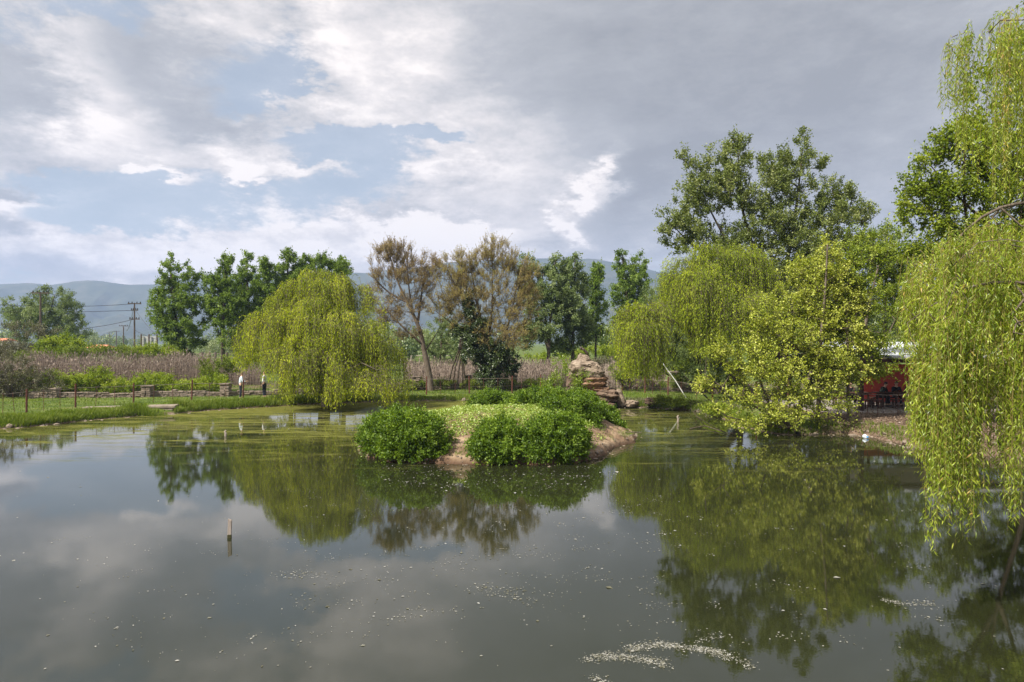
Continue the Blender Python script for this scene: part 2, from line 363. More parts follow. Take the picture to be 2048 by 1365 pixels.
M['litter_w'] = noisemat('white_plastic', [(.6,.7,.8), (.85,.88,.9)], 9, .4, 0)
M['litter_b'] = noisemat('blue_plastic', [(.05,.20,.5), (.1,.35,.65)], 9, .4, 0)

# ------------------------------------------------------------------ ground, pond, island
pond_px = [(0,858),(50,855),(100,850),(200,840),(290,832),(345,829),(420,822),(480,818),(600,811),(700,806),(815,803),(950,802),(1100,806),(1180,811),(1230,815),
           (1285,815),(1340,818),(1400,824),(1450,837),(1500,858),(1560,869),(1640,870),(1700,869),(1750,876),(1790,886),(1850,901),(1920,910),(2048,917)]
pond = [onz(*p)[:2] for p in pond_px]+[np.array(p) for p in [(21,22),(24,17),(25,8),(22,0),(14,-5),(0,-6),(-14,-5),(-25,2),(-28,14),(-26,24),(-24.6,29)]]
pond = np.array(pond)
# (the polygon runs left shore -> far shore -> right shore -> round behind the viewer)
isl = np.array([(-5.6,25.7),(-4.9,24.3),(-3.4,23.35),(-1.4,22.9),(.8,22.95),(2.3,23.3),(3.1,24.5),(3.7,26.1),(4.9,28.0),(5.3,29.8),(4.6,32.3),(2.2,33.9),(-.8,34.2),(-3.6,33.0),(-5.4,30.6),(-6.1,28)])
def sdist(poly, x, y):
    """signed distance, positive inside"""
    x = np.asarray(x, float); y = np.asarray(y, float); dm = np.full(x.shape, 1e9); ins = np.zeros(x.shape, bool)
    for k in range(len(poly)):
        a = poly[k]; b = poly[(k+1) % len(poly)]; e = b-a; q = (x-a[0])*e[0]+(y-a[1])*e[1]; t = np.clip(q/(e@e), 0, 1)
        dm = np.minimum(dm, np.hypot(x-a[0]-t*e[0], y-a[1]-t*e[1]))
        c = ((a[1] > y) != (b[1] > y)); ins ^= c & (x < (b[0]-a[0])*(y-a[1])/((b[1]-a[1]) if b[1] != a[1] else 1e-9)+a[0])
    return np.where(ins, dm, -dm)
def gz(x, y, d=None):
    x = np.asarray(x, float); y = np.asarray(y, float)
    if d is None: d = sdist(pond, x, y)
    d = d+.35*fbm(x*.9, y*.9, 3)+.06
    bank = .30+.30*sstep(9, 15, x)*sstep(48, 36, y)+.06*fbm(x*.25, y*.25, 3)
    out = -d
    z = np.where(out > 0, bank*(1-np.exp(-out/.38)), -1.1*(1-np.exp(out/1.5)))
    z = z+.05*fbm(x*1.3+5, y*1.3, 3)*sstep(.1, 1, out)
    z = z+1.0*sstep(20, 70, -y)     # rising ground behind the viewer
    return z
def gnd(x, y): return float(gz(np.array([x]), np.array([y]))[0])
def geo(a, b, n): return a*(b/a)**(np.arange(1, n+1)/n)
def mat_ground():
    m, nt, N, L = newmat('ground_grass_and_soil')
    tc = N.new('ShaderNodeTexCoord')
    def nz(s, dt=6):
        n = N.new('ShaderNodeTexNoise'); n.inputs['Scale'].default_value = s; n.inputs['Detail'].default_value = dt; L.new(tc.outputs['Object'], n.inputs['Vector']); return n
    n1, n2, n3 = nz(.5), nz(6, 8), nz(.06)
    g = ramp(N, [(.040,.065,.012), (.075,.11,.018), (.115,.145,.03), (.17,.17,.06)], [.25, .45, .6, .8]); L.new(n1.outputs[0], g.inputs[0])
    g2 = ramp(N, [(.6,.6,.6), (1.2,1.2,1.1)], [.3, .7]); L.new(n2.outputs[0], g2.inputs[0])
    mg = N.new('ShaderNodeMix'); mg.data_type = 'RGBA'; mg.blend_type = 'MULTIPLY'; mg.inputs[0].default_value = 1; L.new(g.outputs[0], mg.inputs[6]); L.new(g2.outputs[0], mg.inputs[7])
    s = ramp(N, [(.045,.03,.02), (.095,.063,.042), (.155,.11,.078), (.22,.17,.13)], [.25, .45, .6, .8]); L.new(n2.outputs[0], s.inputs[0])
    at_ = N.new('ShaderNodeAttribute'); at_.attribute_name = 'v'
    ad = N.new('ShaderNodeMath'); ad.operation = 'MULTIPLY_ADD'; L.new(n1.outputs[0], ad.inputs[0]); ad.inputs[1].default_value = 1.2; L.new(at_.outputs['Fac'], ad.inputs[2])
    ad2 = N.new('ShaderNodeMath'); ad2.operation = 'MULTIPLY_ADD'; L.new(n2.outputs[0], ad2.inputs[0]); ad2.inputs[1].default_value = .8; L.new(ad.outputs[0], ad2.inputs[2])
    mr = N.new('ShaderNodeMapRange'); mr.inputs[1].default_value = 1.35; mr.inputs[2].default_value = 1.65; L.new(ad2.outputs[0], mr.inputs[0])
    mx = N.new('ShaderNodeMix'); mx.data_type = 'RGBA'; L.new(mr.outputs[0], mx.inputs[0]); L.new(mg.outputs[2], mx.inputs[6]); L.new(s.outputs[0], mx.inputs[7])
    b = N.new('ShaderNodeBump'); b.inputs['Strength'].default_value = .6; b.inputs['Distance'].default_value = .05; L.new(n2.outputs[0], b.inputs['Height'])
    p = N.new('ShaderNodeBsdfPrincipled'); p.inputs['Roughness'].default_value = .95; p.inputs['Specular IOR Level'].default_value = .15
    L.new(mx.outputs[2], p.inputs['Base Color']); L.new(b.outputs[0], p.inputs['Normal'])
    o = N.new('ShaderNodeOutputMaterial'); L.new(p.outputs[0], o.inputs[0]); return m
def build_ground():
    xs = np.concatenate([-geo(42, 3300, 26)[::-1], np.arange(-42, 42.01, .3), geo(42, 3300, 26)])
    ys = np.concatenate([-geo(9, 400, 10)[::-1], np.arange(-9, 62.01, .3), geo(62, 2900, 30)])
    X, Y = np.meshgrid(xs, ys, indexing='ij'); x = X.ravel(); y = Y.ravel()
    d = sdist(pond, x, y); z = gz(x, y, d)
    nx, ny = len(xs), len(ys)
    i = (np.arange(nx-1)[:, None]*ny+np.arange(ny-1)[None, :]).ravel()
    Q = np.stack([i, i+ny, i+ny+1, i+1], 1)
    soil = np.zeros(len(x))
    right = sstep(12.5, 15.5, x)*sstep(60, 40, y)*sstep(-30, 5, y)
    soil = np.maximum(soil, right*1.0)                                # bare worn bank under the trees
    soil = np.maximum(soil, sstep(.5, .05, np.abs(d+.1))*.75)         # muddy rim of the pond
    soil = np.maximum(soil, sstep(-.2, .3, d))
    soil = np.maximum(soil, .55*sstep(53, 56, y)*sstep(72, 66, y))
    mk('ground', np.stack([x, y, z], 1), Q, mat_ground(), v=soil)['kind'] = 'structure'
build_ground()

def island_z(x, y, d=None):
    if d is None: d = sdist(isl, x, y)
    d2 = d+.22*fbm(x*1.4+3, y*1.4, 3)+.10*fbm(x*5+1, y*5, 3)
    h = 1.34*(1-np.exp(-np.maximum(d2, 0)/1.75))
    h = h+.10*fbm(x*1.1, y*1.1, 3)*sstep(0, 1, d)+.07*fbm(x*4, y*4, 4)*sstep(0, .3, d)-.06*np.abs(fbm(x*2.2+7, y*2.2, 4))*sstep(0, .4, d)
    gul = sstep(2.4, 3.4, x)*sstep(.0, .5, d)*np.abs(np.sin((x*1.2+y*2.3)*2.1+2*fbm(x, y, 2)))*-.10
    lip = .12*sstep(-.02, .12, d2)
    return np.where(d2 > 0, h*.88+lip+gul, d2*.9)
def build_island():
    xs = np.arange(-7.4, 6.8, .085); ys = np.arange(21.8, 35.6, .085)
    X, Y = np.meshgrid(xs, ys, indexing='ij'); x = X.ravel(); y = Y.ravel(); d = sdist(isl, x, y); z = island_z(x, y, d)
    ny = len(ys); i = (np.arange(len(xs)-1)[:, None]*ny+np.arange(ny-1)[None, :]).ravel(); Q = np.stack([i, i+ny, i+ny+1, i+1], 1)
    keep = (z[Q].max(1) > -.6); Q = Q[keep]
    m = noisemat('island_soil', [(.07,.045,.027), (.16,.105,.065), (.27,.195,.125), (.36,.28,.19)], 1.6, .95, .9, bscale=9, bdist=.06)
    # damp dark foot of the bank
    nt = m.node_tree; N = nt.nodes; L = nt.links
    p = [n for n in N if n.type == 'BSDF_PRINCIPLED'][0]; src = p.inputs['Base Color'].links[0].from_socket
    g = N.new('ShaderNodeNewGeometry'); sp = N.new('ShaderNodeSeparateXYZ'); L.new(g.outputs['Position'], sp.inputs[0])
    mr = N.new('ShaderNodeMapRange'); mr.inputs[1].default_value = .02; mr.inputs[2].default_value = .22; L.new(sp.outputs[2], mr.inputs[0])
    mx = N.new('ShaderNodeMix'); mx.data_type = 'RGBA'; mx.inputs[6].default_value = (.085, .05, .03, 1); L.new(src, mx.inputs[7]); L.new(mr.outputs[0], mx.inputs[0]); L.new(mx.outputs[2], p.inputs['Base Color'])
    o = mk('island_ground', np.stack([x, y, z], 1), Q, m); o['kind'] = 'structure'
build_island()

def build_water():
    m, nt, N, L = newmat('pond_water')
    tc = N.new('ShaderNodeTexCoord')
    def nz(s, st, dt=4, rough=.5, dis=0):
        mp = N.new('ShaderNodeMapping'); mp.inputs['Scale'].default_value = st; L.new(tc.outputs['Object'], mp.inputs[0])
        n = N.new('ShaderNodeTexNoise'); n.inputs['Scale'].default_value = s; n.inputs['Detail'].default_value = dt; n.inputs['Roughness'].default_value = rough
        n.inputs['Distortion'].default_value = dis
        L.new(mp.outputs[0], n.inputs['Vector']); return n.outputs['Fac']
    def Mx(op, a, b, c=None):
        n = N.new('ShaderNodeMath'); n.operation = op
        for k, q in enumerate((a, b, c)):
            if q is None: continue
            if isinstance(q, bpy.types.NodeSocket): L.new(q, n.inputs[k])
            else: n.inputs[k].default_value = q
        return n.outputs[0]
    def mr(x, a, b, c=0, d=1):
        n = N.new('ShaderNodeMapRange'); n.interpolation_type = 'SMOOTHSTEP'; L.new(x, n.inputs[0])
        for k, q in zip((1, 2, 3, 4), (a, b, c, d)): n.inputs[k].default_value = q
        return n.outputs[0]
    p = N.new('ShaderNodeBsdfPrincipled'); p.inputs['Roughness'].default_value = .012; p.inputs['IOR'].default_value = 1.60
    mud = ramp(N, [(.011,.013,.005), (.022,.024,.010)]); L.new(nz(.15, (1, 1, 1)), mud.inputs[0]); L.new(mud.outputs[0], p.inputs['Base Color'])
    b1 = N.new('ShaderNodeBump'); b1.inputs['Strength'].default_value = .014; b1.inputs['Distance'].default_value = .02; L.new(nz(2.6, (1, 1.2, 1), 3, .5), b1.inputs['Height'])
    b2 = N.new('ShaderNodeBump'); b2.inputs['Strength'].default_value = .02; b2.inputs['Distance'].default_value = .01; L.new(nz(14, (1, 1.4, 1), 2), b2.inputs['Height']); L.new(b1.outputs[0], b2.inputs['Normal'])
    # ring ripples by the east tip of the island
    wv = N.new('ShaderNodeTexWave'); wv.wave_type = 'RINGS'; wv.rings_direction = 'SPHERICAL'; wv.inputs['Scale'].default_value = 1.1; wv.inputs['Distortion'].default_value = .6
    mp = N.new('ShaderNodeMapping'); mp.inputs['Location'].default_value = (-5.6, -27.0, 0); L.new(tc.outputs['Object'], mp.inputs[0]); L.new(mp.outputs[0], wv.inputs['Vector'])
    ln = N.new('ShaderNodeVectorMath'); ln.operation = 'LENGTH'; L.new(mp.outputs[0], ln.inputs[0])
    b3 = N.new('ShaderNodeBump'); b3.inputs['Distance'].default_value = .006; L.new(wv.outputs['Fac'], b3.inputs['Height']); L.new(mr(ln.outputs['Value'], 5.0, 1.2, 0, .5), b3.inputs['Strength']); L.new(b2.outputs[0], b3.inputs['Normal'])
    L.new(b3.outputs[0], p.inputs['Normal'])
    # scum: thin film of algae, streaky, towards the far left part of the pond
    sp = N.new('ShaderNodeSeparateXYZ'); L.new(tc.outputs['Object'], sp.inputs[0])
    film = nz(.55, (.55, 2.2, 1), 8, .68, .8)
    far = Mx('MULTIPLY', mr(sp.outputs[1], 13, 34, -.7, 1), mr(sp.outputs[0], 13, 4, .25, 1))
    edge = Mx('MULTIPLY', mr(sp.outputs[1], 37.5, 43), mr(sp.outputs[0], 7, 2))
    msk = Mx('ADD', film, Mx('ADD', Mx('MULTIPLY', far, .215), Mx('MULTIPLY', edge, .36)))
    thin = mr(msk, .55, .82, 0, .58)
    thick = mr(msk, .69, .80, 0, .88)
    d1 = N.new('ShaderNodeBsdfDiffuse'); al = ramp(N, [(.065,.068,.014), (.13,.13,.032), (.22,.215,.07)], [.35, .55, .8]); L.new(nz(3, (.6, 2, 1), 8, .7), al.inputs[0]); L.new(al.outputs[0], d1.inputs[0])
    m1 = N.new('ShaderNodeMixShader'); L.new(Mx('MAXIMUM', thin, thick), m1.inputs[0]); L.new(p.outputs[0], m1.inputs[1]); L.new(d1.outputs[0], m1.inputs[2])
    o = N.new('ShaderNodeOutputMaterial'); L.new(m1.outputs[0], o.inputs[0])
    V = [(-32, -8, 0), (30, -8, 0), (30, 52, 0), (-32, 52, 0)]
    w = mk('water', V, [(0, 1, 2, 3)], m, smooth=False); w['kind'] = 'structure'
build_water()

# ------------------------------------------------------------------ mountains
def build_mountains():
    prof = [(-1600,600),(-900,560),(-500,585),(-200,575),(0,568),(50,567),(100,571),(150,562),(175,560),(205,563),(260,571),(310,568),(360,560),(400,552),(470,549),(560,546),(650,545),(740,545),(830,535),(900,526),(1000,519),(1060,516),(1130,520),(1180,518),(1260,530),(1320,545),(1450,560),(1700,585),(2100,590),(2600,560),(3400,600)]
    D = 2500.0; pxs = np.linspace(-800, 2850, 380); h = (HZ-np.interp(pxs, [p[0] for p in prof], [p[1] for p in prof]))/F*D+4
    h = h+2.2*fbm(pxs*.03, pxs*0, 4)*2
    rows = np.linspace(0, 1, 40); V = []
    X = (pxs-1024)/F*D
    for t in rows:
        y = D-900*(1-t)**1.0; env = t**1.25
        rid = fbm(X*.006+t*1.5, np.full_like(X, t*5), 5)*.30*math.sin(math.pi*t)
        rid = rid+(np.abs(fbm(X*.012+t*.8, np.full_like(X, t*3+9), 4))*-.35)*math.sin(math.pi*t)
        z = h*(env+rid*env**.3)
        if t == 1: z = h
        V.append(np.stack([X*(y/D)**.5, np.full_like(X, y), z], 1))
    V.append(np.stack([X, np.full_like(X, D+350), h*0-5], 1))
    V = np.array(V); R, K = V.shape[:2]
    i = (np.arange(R-1)[:, None]*K+np.arange(K-1)[None, :]).ravel(); Q = np.stack([i, i+1, i+K+1, i+K], 1)
    m = noisemat('mountain_forest', [(.025,.035,.02), (.045,.055,.03), (.09,.085,.055)], .012, .95, 0)
    o = mk('mountains', V.reshape(-1, 3), Q, m); o['kind'] = 'structure'
build_mountains()

# ------------------------------------------------------------------ vegetation builders
def ico(sub):
    import bmesh
    bm = bmesh.new(); bmesh.ops.create_icosphere(bm, subdivisions=sub, radius=1); V = np.array([v.co[:] for v in bm.verts]); T = np.array([[v.index for v in f.verts] for f in bm.faces]); bm.free(); return V, T
def lobe(px, py, rx, ry, d, dd=0.0, rd=None):
    c = at(px, py, d+dd); s = (d+dd)/F
    return (c, np.array([rx*s, (rd if rd is not None else rx*s*.8), ry*s]))
def in_lobes(lobes, n, power=2.4):
    w = np.array([l[1].prod()**.8 for l in lobes]); k = rng.choice(len(lobes), n, p=w/w.sum())
    u = unit(rng.normal(size=(n, 3))); r = rng.random(n)**(1/power)
    c = np.array([lobes[i][0] for i in k]); s = np.array([lobes[i][1] for i in k])
    return c+u*r[:, None]*s, u, k
class Skel:
    def __init__(s): s.P = []; s.par = []; s.R = []
    def add(s, p, par, r=0): s.P.append(np.asarray(p, float)); s.par.append(par); s.R.append(r); return len(s.P)-1
    def limb(s, pts, r0, r1, root=None):
        """explicit limb through pts; root None starts from the ground, otherwise from the nearest node"""
        pts = [np.asarray(p, float) for p in pts]
        if root is None and s.P and root != 'new': pass
        par = -1 if root is None else int(np.argmin(np.linalg.norm(np.array(s.P)-pts[0], axis=1)))
        prev = None; out = []
        dense = []
        for a, b in zip(pts[:-1], pts[1:]):
            n = max(2, int(np.linalg.norm(b-a)/.4))
            for q in range(n): dense.append(a+(b-a)*q/n)
        dense.append(pts[-1]); dense = np.array(dense)
        if len(dense) > 4:
            for _ in range(8): dense[1:-1] = .5*dense[1:-1]+.25*(dense[:-2]+dense[2:])
        for k, p in enumerate(dense):
            t = k/(len(dense)-1); par = s.add(p, par, lerp(r0, r1, t**.8))
    def grow(s, tips, seg=.6, jit=.06, arch=.15, pen=1.0):
        P0 = np.array(s.P); dmin = np.array([np.linalg.norm(P0-t, axis=1).min() for t in tips]); ids = []
        for t in tips[np.argsort(dmin)]:
            P = np.array(s.P); v = t-P; dist = np.linalg.norm(v, axis=1)
            cost = dist+pen*np.maximum(0, -v[:, 2])+.35*pen*np.maximum(0, dist-np.maximum(v[:, 2], 0)*1.4)*.5
            j = int(np.argmin(cost)); a = P[j]; D = dist[j]; n = max(1, int(D/seg)); cur = j
            ctrl = (a+t)/2+np.array([0, 0, -arch*D])+rng.normal(0, .08*D, 3)
            for q in range(1, n+1):
                u = q/n; p = (1-u)**2*a+2*u*(1-u)*ctrl+u*u*t
                if q < n: p = p+rng.normal(0, jit, 3)*min(1, seg)
                cur = s.add(p, cur, 0)
            ids.append(cur)
        return ids
    def mesh(s, mb, rtip=.012, ex=.5, sides=6, rmax=9):
        n = len(s.P); cnt = np.zeros(n); ch = [[] for _ in range(n)]
        for i in range(n-1, -1, -1):
            if not ch[i]: cnt[i] = max(cnt[i], 1)
            if s.par[i] >= 0: ch[s.par[i]].append(i); cnt[s.par[i]] += cnt[i]
        # children always have larger index than parents, so recompute in one reverse pass
        cnt[:] = 0
        for i in range(n-1, -1, -1):
            if cnt[i] == 0: cnt[i] = 1
            if s.par[i] >= 0: cnt[s.par[i]] += cnt[i]
        r = rtip*cnt**ex; R = np.array(s.R)
        r = np.where(R > 0, R, np.minimum(r, rmax))
        for i in range(n):
            if R[i] == 0 and s.par[i] >= 0: r[i] = min(r[i], r[s.par[i]]*.9)
        starts = [(i, -1) for i in range(n) if s.par[i] < 0]
        while starts:
            i, pr = starts.pop(); chain = [i] if pr < 0 else [pr, i]; rad = [r[i]] if pr < 0 else [min(r[pr]*.95, r[i]*1.15), r[i]]
            cur = i
            while ch[cur]:
                nx = max(ch[cur], key=lambda c: r[c]+ (1e-3 if R[c] > 0 else 0))
                for c in ch[cur]:
                    if c != nx: starts.append((c, cur))
                chain.append(nx); rad.append(r[nx]); cur = nx
            if len(chain) > 1: mb.tube([s.P[k] for k in chain], rad, sides if max(rad) > .05 else 4, cap=False)

def leafy(mb, clumps, center, nt, nl, tl, L, Wd, up=.5, outw=.6, rnd=.7, vbias=0, twmb=None, twr=.006, spread=.5, curve=False, droop=0.0, vspread=.22):
    """twigs radiating from each clump with leaves along them"""
    n = len(clumps); out = unit(clumps-center)
    D = unit(np.repeat(out, nt, 0)*outw+np.array([0, 0, up])+rng.normal(0, rnd, (n*nt, 3)))
    B = np.repeat(clumps, nt, 0)+rng.normal(0, tl*.12, (n*nt, 3)); Lt = tl*rng.uniform(.5, 1.25, n*nt)*np.where(rng.random(n*nt) < .07, 1.75, 1)
    cv = np.repeat(rng.normal(.48, .18, n), nt)+rng.normal(0, .05, n*nt)
    if twmb is not None:
        t = np.linspace(0, 1, 4)[None, :, None]
        P = B[:, None, :]+D[:, None, :]*Lt[:, None, None]*t+np.array([0, 0, -droop])*(t**2)*Lt[:, None, None]
        strips(P, np.broadcast_to(twr*np.array([1, .8, .6, .3])[None, :], (n*nt, 4)), twmb)
    m = n*nt*nl; t = (rng.random(m)*.85+.15)
    Dr = np.repeat(D, nl, 0); Lr = np.repeat(Lt, nl)
    Pp = np.repeat(B, nl, 0)+Dr*(Lr*t)[:, None]+np.array([0, 0, -droop])*((t**2)*Lr)[:, None]+rng.normal(0, L*spread, (m, 3))
    ld = unit(Dr*.5+rng.normal(0, .8, (m, 3))+np.array([0, 0, -.15-droop]))
    v = np.clip(np.repeat(cv, nl)+vbias+rng.normal(0, vspread, m), 0, 1)
    leaves(mb, Pp, ld, L*rng.uniform(.7, 1.25, m), Wd*rng.uniform(.75, 1.2, m), v, curve=curve)

def tree(name, label, cat, base, lobes, limbs, ncl, nt, nl, tl, leaf, lm, bm, group=None, up=.5, outw=.6, rnd=.6, rtip=.012, ex=.5, seg=.7,
         twigs=False, twr=.006, pen=1.0, arch=.1, power=2.4, trunk_name='trunk', crown_name='crown', frac=1.0, spread=.5, vspread=.22, droop=0.0, cut=None):
    root = empty(name, base, label, cat, group)
    cl, u, k = in_lobes(lobes, ncl, power)
    if cut is not None: cl = cl[cut(cl)]
    cen = np.mean([l[0] for l in lobes], 0)-np.array([0, 0, np.mean([l[1][2] for l in lobes])*.6])
    sk = Skel()
    for i, (pts, r0, r1) in enumerate(limbs): sk.limb(pts, r0, r1, None if i == 0 else 1)
    sub = cl if frac >= 1 else cl[rng.random(len(cl)) < frac]
    sk.grow(sub, seg=seg, pen=pen, arch=arch)
    tb = MB(); sk.mesh(tb, rtip, ex)
    lb = MB(); leafy(lb, cl, cen, nt, nl, tl, leaf[0], leaf[1], up, outw, rnd, twmb=tb if twigs else None, twr=twr, spread=spread, vspread=vspread, droop=droop)
    tb.build(trunk_name, bm, root, smooth=True); lb.build(crown_name, lm, root, smooth=False, attr=True)
    return root

def strandset(P0, out, arch, Ln, K, sway, mb, r=.003, bend=None):
    """hanging strands. P0 (S,3) start, out (S,3) horizontal dir, arch outward distance, Ln lengths -> points (S,K,3)"""
    Sn = len(P0); t = np.linspace(0, 1, K)[None, :, None]
    a = np.asarray(arch, float).reshape(-1, 1, 1); l = np.asarray(Ln, float).reshape(-1, 1, 1)
    P = P0[:, None, :]+out[:, None, :]*a*(1-np.exp(-3.5*t))+np.array([0, 0, 1.])*(a*.35*np.sin(np.minimum(t*math.pi*2.2, math.pi)))-np.array([0, 0, 1.])*l*t**1.25
    ph = rng.random((Sn, 1))*6.3; ph2 = rng.random((Sn, 1))*6.3; tt = np.linspace(0, 1, K)[None, :]
    P[:, :, 0] += sway*tt*np.sin(ph+tt*l[:, :, 0]*.8); P[:, :, 1] += sway*tt*np.sin(ph2+tt*l[:, :, 0]*.9)
    return P
def strand_leaves(mb, P, per, L, Wd, v0, curve=False, hang=.9, jit=.02, vs=.18):
    Sn, K, _ = P.shape; m = Sn*per
    s = np.repeat(np.arange(Sn), per); t = (np.tile(np.arange(per), Sn)+rng.random(m))/per*(K-1)*.995; i = t.astype(int); f = (t-i)[:, None]
    p = P[s, i]*(1-f)+P[s, i+1]*f; tg = unit(P[s, i+1]-P[s, i])
    side = rng.normal(size=(m, 3)); side[:, 2] *= .4; side = unit(side)
    D = unit(tg*hang+side*.75+np.array([0, 0, -.25]))
    v = np.clip(v0[s]+rng.normal(0, vs, m), 0, 1)
    leaves(mb, p+rng.normal(0, jit, (m, 3)), D, L*rng.uniform(.65, 1.25, m), Wd*rng.uniform(.8, 1.2, m), v, curve=curve)

def weeping(name, label, base, lobes, limbs, nb, ns, spacing, leaf, lm, bm, zmin=.12, K=12, twr=.004, bundle=.22, rtip=.02, group=None, arch=.5, lcap=None, power=7):
    """lobes: (center, radii, z_bottom)"""
    root = empty(name, base, label, 'tree', group)
    w = np.array([l[1][0]*l[1][1]**.5*l[1][2]**.5 for l in lobes]); k = rng.choice(len(lobes), nb, p=w/w.sum())
    u = unit(rng.normal(size=(nb, 3))); u[:, 2] = np.abs(u[:, 2])*1.0-.15*rng.random(nb); u = unit(u)
    c = np.array([lobes[i][0] for i in k]); s = np.array([lobes[i][1] for i in k]); zb = np.array([lobes[i][2] for i in k])
    B = c+u*s*(rng.random(nb)**(1/power))[:, None]
    oh = u*s; oh[:, 2] = 0; oh = unit(oh+rng.normal(0, .25, (nb, 3))*[1, 1, 0])
    sk = Skel()
    for i, (pts, r0, r1) in enumerate(limbs): sk.limb(pts, r0, r1, None if i == 0 else 1)
    sk.grow(B[rng.random(nb) < .45], seg=.7, pen=.3, arch=-.18)
    tb = MB(); sk.mesh(tb, rtip, .5)
    P0 = np.repeat(B, ns, 0)+rng.normal(0, 1, (nb*ns, 3))*[bundle, bundle, bundle*.6]
    out = unit(np.repeat(oh, ns, 0)+rng.normal(0, .35, (nb*ns, 3))*[1, 1, 0])
    full = np.repeat(B[:, 2]-np.maximum(zb, zmin), ns)
    bl = np.repeat(rng.uniform(.55, 1.0, nb), ns)
    Ln = np.clip(full*bl*rng.uniform(.72, 1.04, nb*ns), .5, None)
    if lcap: Ln = np.minimum(Ln, lcap*rng.uniform(.6, 1.1, nb*ns))
    av = arch*rng.uniform(.4, 1.4, nb*ns)
    P = strandset(P0, out, av, Ln, K, .10, None)
    P[:, :, 2] = np.maximum(P[:, :, 2], zmin*.6)
    strips(P, np.broadcast_to(np.linspace(twr*1.6, twr*.6, K)[None, :], P.shape[:2]), tb)
    lb = MB(); v0 = np.repeat(rng.normal(.5, .2, nb), ns)+rng.normal(0, .06, nb*ns)
    # group strands by length so leaf spacing is even
    per = np.maximum(4, (Ln/spacing).astype(int)); q = np.quantile(per, [0, .25, .5, .75, 1])
    for a, b in zip(q[:-1], q[1:]):
        sel = (per >= a) & (per < b+(1 if b == q[-1] else 0))
        if sel.any(): strand_leaves(lb, P[sel], int((a+b)/2), leaf[0], leaf[1], v0[sel], jit=leaf[0]*.25)
    tb.build('trunk', bm, root, smooth=True); lb.build('crown', lm, root, attr=True)
    return root

def bush(name, label, cat, base, lobes, ncl, nt, nl, tl, leaf, lm, group=None, up=.4, outw=.9, rnd=.5, power=3.0, stem=M['bark'], floor=None, vspread=.2, droop=0.0, spread=.5, zmin=None):
    root = empty(name, base, label, cat, group)
    cl, u, k = in_lobes(lobes, ncl, power)
    if zmin is not None: cl = cl[cl[:, 2] > zmin]
    cen = np.mean([l[0] for l in lobes], 0)-np.array([0, 0, .4*np.mean([l[1][2] for l in lobes])])
    lb = MB(); leafy(lb, cl, cen, nt, nl, tl, leaf[0], leaf[1], up, outw, rnd, vspread=vspread, droop=droop, spread=spread)
    sb = MB(); n = min(90, len(cl)); T = cl[:n]; b0 = np.array(base)
    foot = np.stack([lerp(b0[0], T[:, 0], .02), lerp(b0[1], T[:, 1], .02), np.full(n, b0[2]-.02)], 1)
    t = np.linspace(0, 1, 5)[None, :, None]
    P = foot[:, None, :]*(1-t)+T[:, None, :]*t+np.array([0, 0, 1.])*0
    strips(P, np.broadcast_to(np.linspace(.014, .005, 5)[None, :], P.shape[:2])*(tl/.35)**.5, sb)
    sb.build('stem', stem, root); lb.build('foliage', lm, root, attr=True)
    return root

# ------------------------------------------------------------------ trees
def g3(px, d):      # foot of something at column px, distance d
    x = (px-1024)/F*d; return np.array([x, d, gnd(x, d)-.03])

def popl(label, px, d, lobs, limbs=None, n=110, grow=1.2, lm=M['poplar'], leaf=(.17, .15), nt=7, nl=22, tl=.75, name='poplar_tree', group=None, r0=.28, fork=.35, power=2.2, up=.7):
    b = g3(px, d); L = [lobe(q[0], q[1], q[2]*grow, q[3]*grow, d, *(q[4:] or ())) for q in lobs]; n = int(n*2.0)
    top = max(l[0][2]+l[1][2]*.6 for l in L); hi = L[int(np.argmax([l[0][2]+l[1][2] for l in L]))][0]
    lim = [([b, b+np.array([0, 0, (top-b[2])*fork])+rng.normal(0, .1, 3), np.array([hi[0], hi[1], top])], r0, .05)]
    for l in L: lim.append(([b+np.array([0, 0, (top-b[2])*fork*.6]), l[0]-np.array([0, 0, l[1][2]*.3]), l[0]+np.array([0, 0, l[1][2]*.6])], r0*.4, .03))
    return tree(name, label, 'tree', b, L, lim, n, nt, int(nl*.8), tl*.85, leaf, lm, M['bark_dark'], group, up=up, outw=.5, rnd=.55, rtip=.02, power=power, arch=.15, frac=.5)

G1 = 'green poplars beyond the reed bed'
popl('twin-topped green poplar standing alone left of the poplar row', 356, 80,
     [(340,548,24,28),(383,556,20,28),(330,592,27,26),(382,600,30,26),(345,625,40,28),(360,655,45,28),(375,688,30,24),(325,640,20,18)], n=150, group=G1)
popl('dark poplar with sparse open top right of the twin-topped poplar', 447, 80,
     [(452,535,16,26),(437,575,24,28),(462,590,26,32),(450,630,34,32),(465,670,28,28),(425,615,14,20)], n=120, group=G1)
popl('dark green poplar between the sparse-topped poplar and the weeping willow', 497, 84,
     [(493,535,18,26),(482,575,22,30),(508,580,22,35),(490,625,32,35),(500,670,32,30),(520,640,24,30)], n=120, group=G1)
popl('slender pale poplar rising just behind the left edge of the willow dome', 535, 82,
     [(533,540,15,26),(530,580,20,32),(545,600,18,30),(530,640,24,34)], n=90, group=G1)
popl('tallest poplar of the row, its crown peeking above the willow dome', 580, 84,
     [(574,530,16,30),(590,545,20,26),(570,570,26,30),(600,580,28,28),(585,620,35,36)], n=110, group=G1)
popl('broad poplar crown above the middle of the willow dome', 640, 86,
     [(628,530,24,22),(655,538,18,20),(640,560,40,26),(640,610,40,34)], n=90, group=G1)
popl('small round-topped poplar above the right shoulder of the willow dome', 686, 86,
     [(684,538,13,18),(688,560,14,20),(680,590,20,26)], n=45, group=G1)
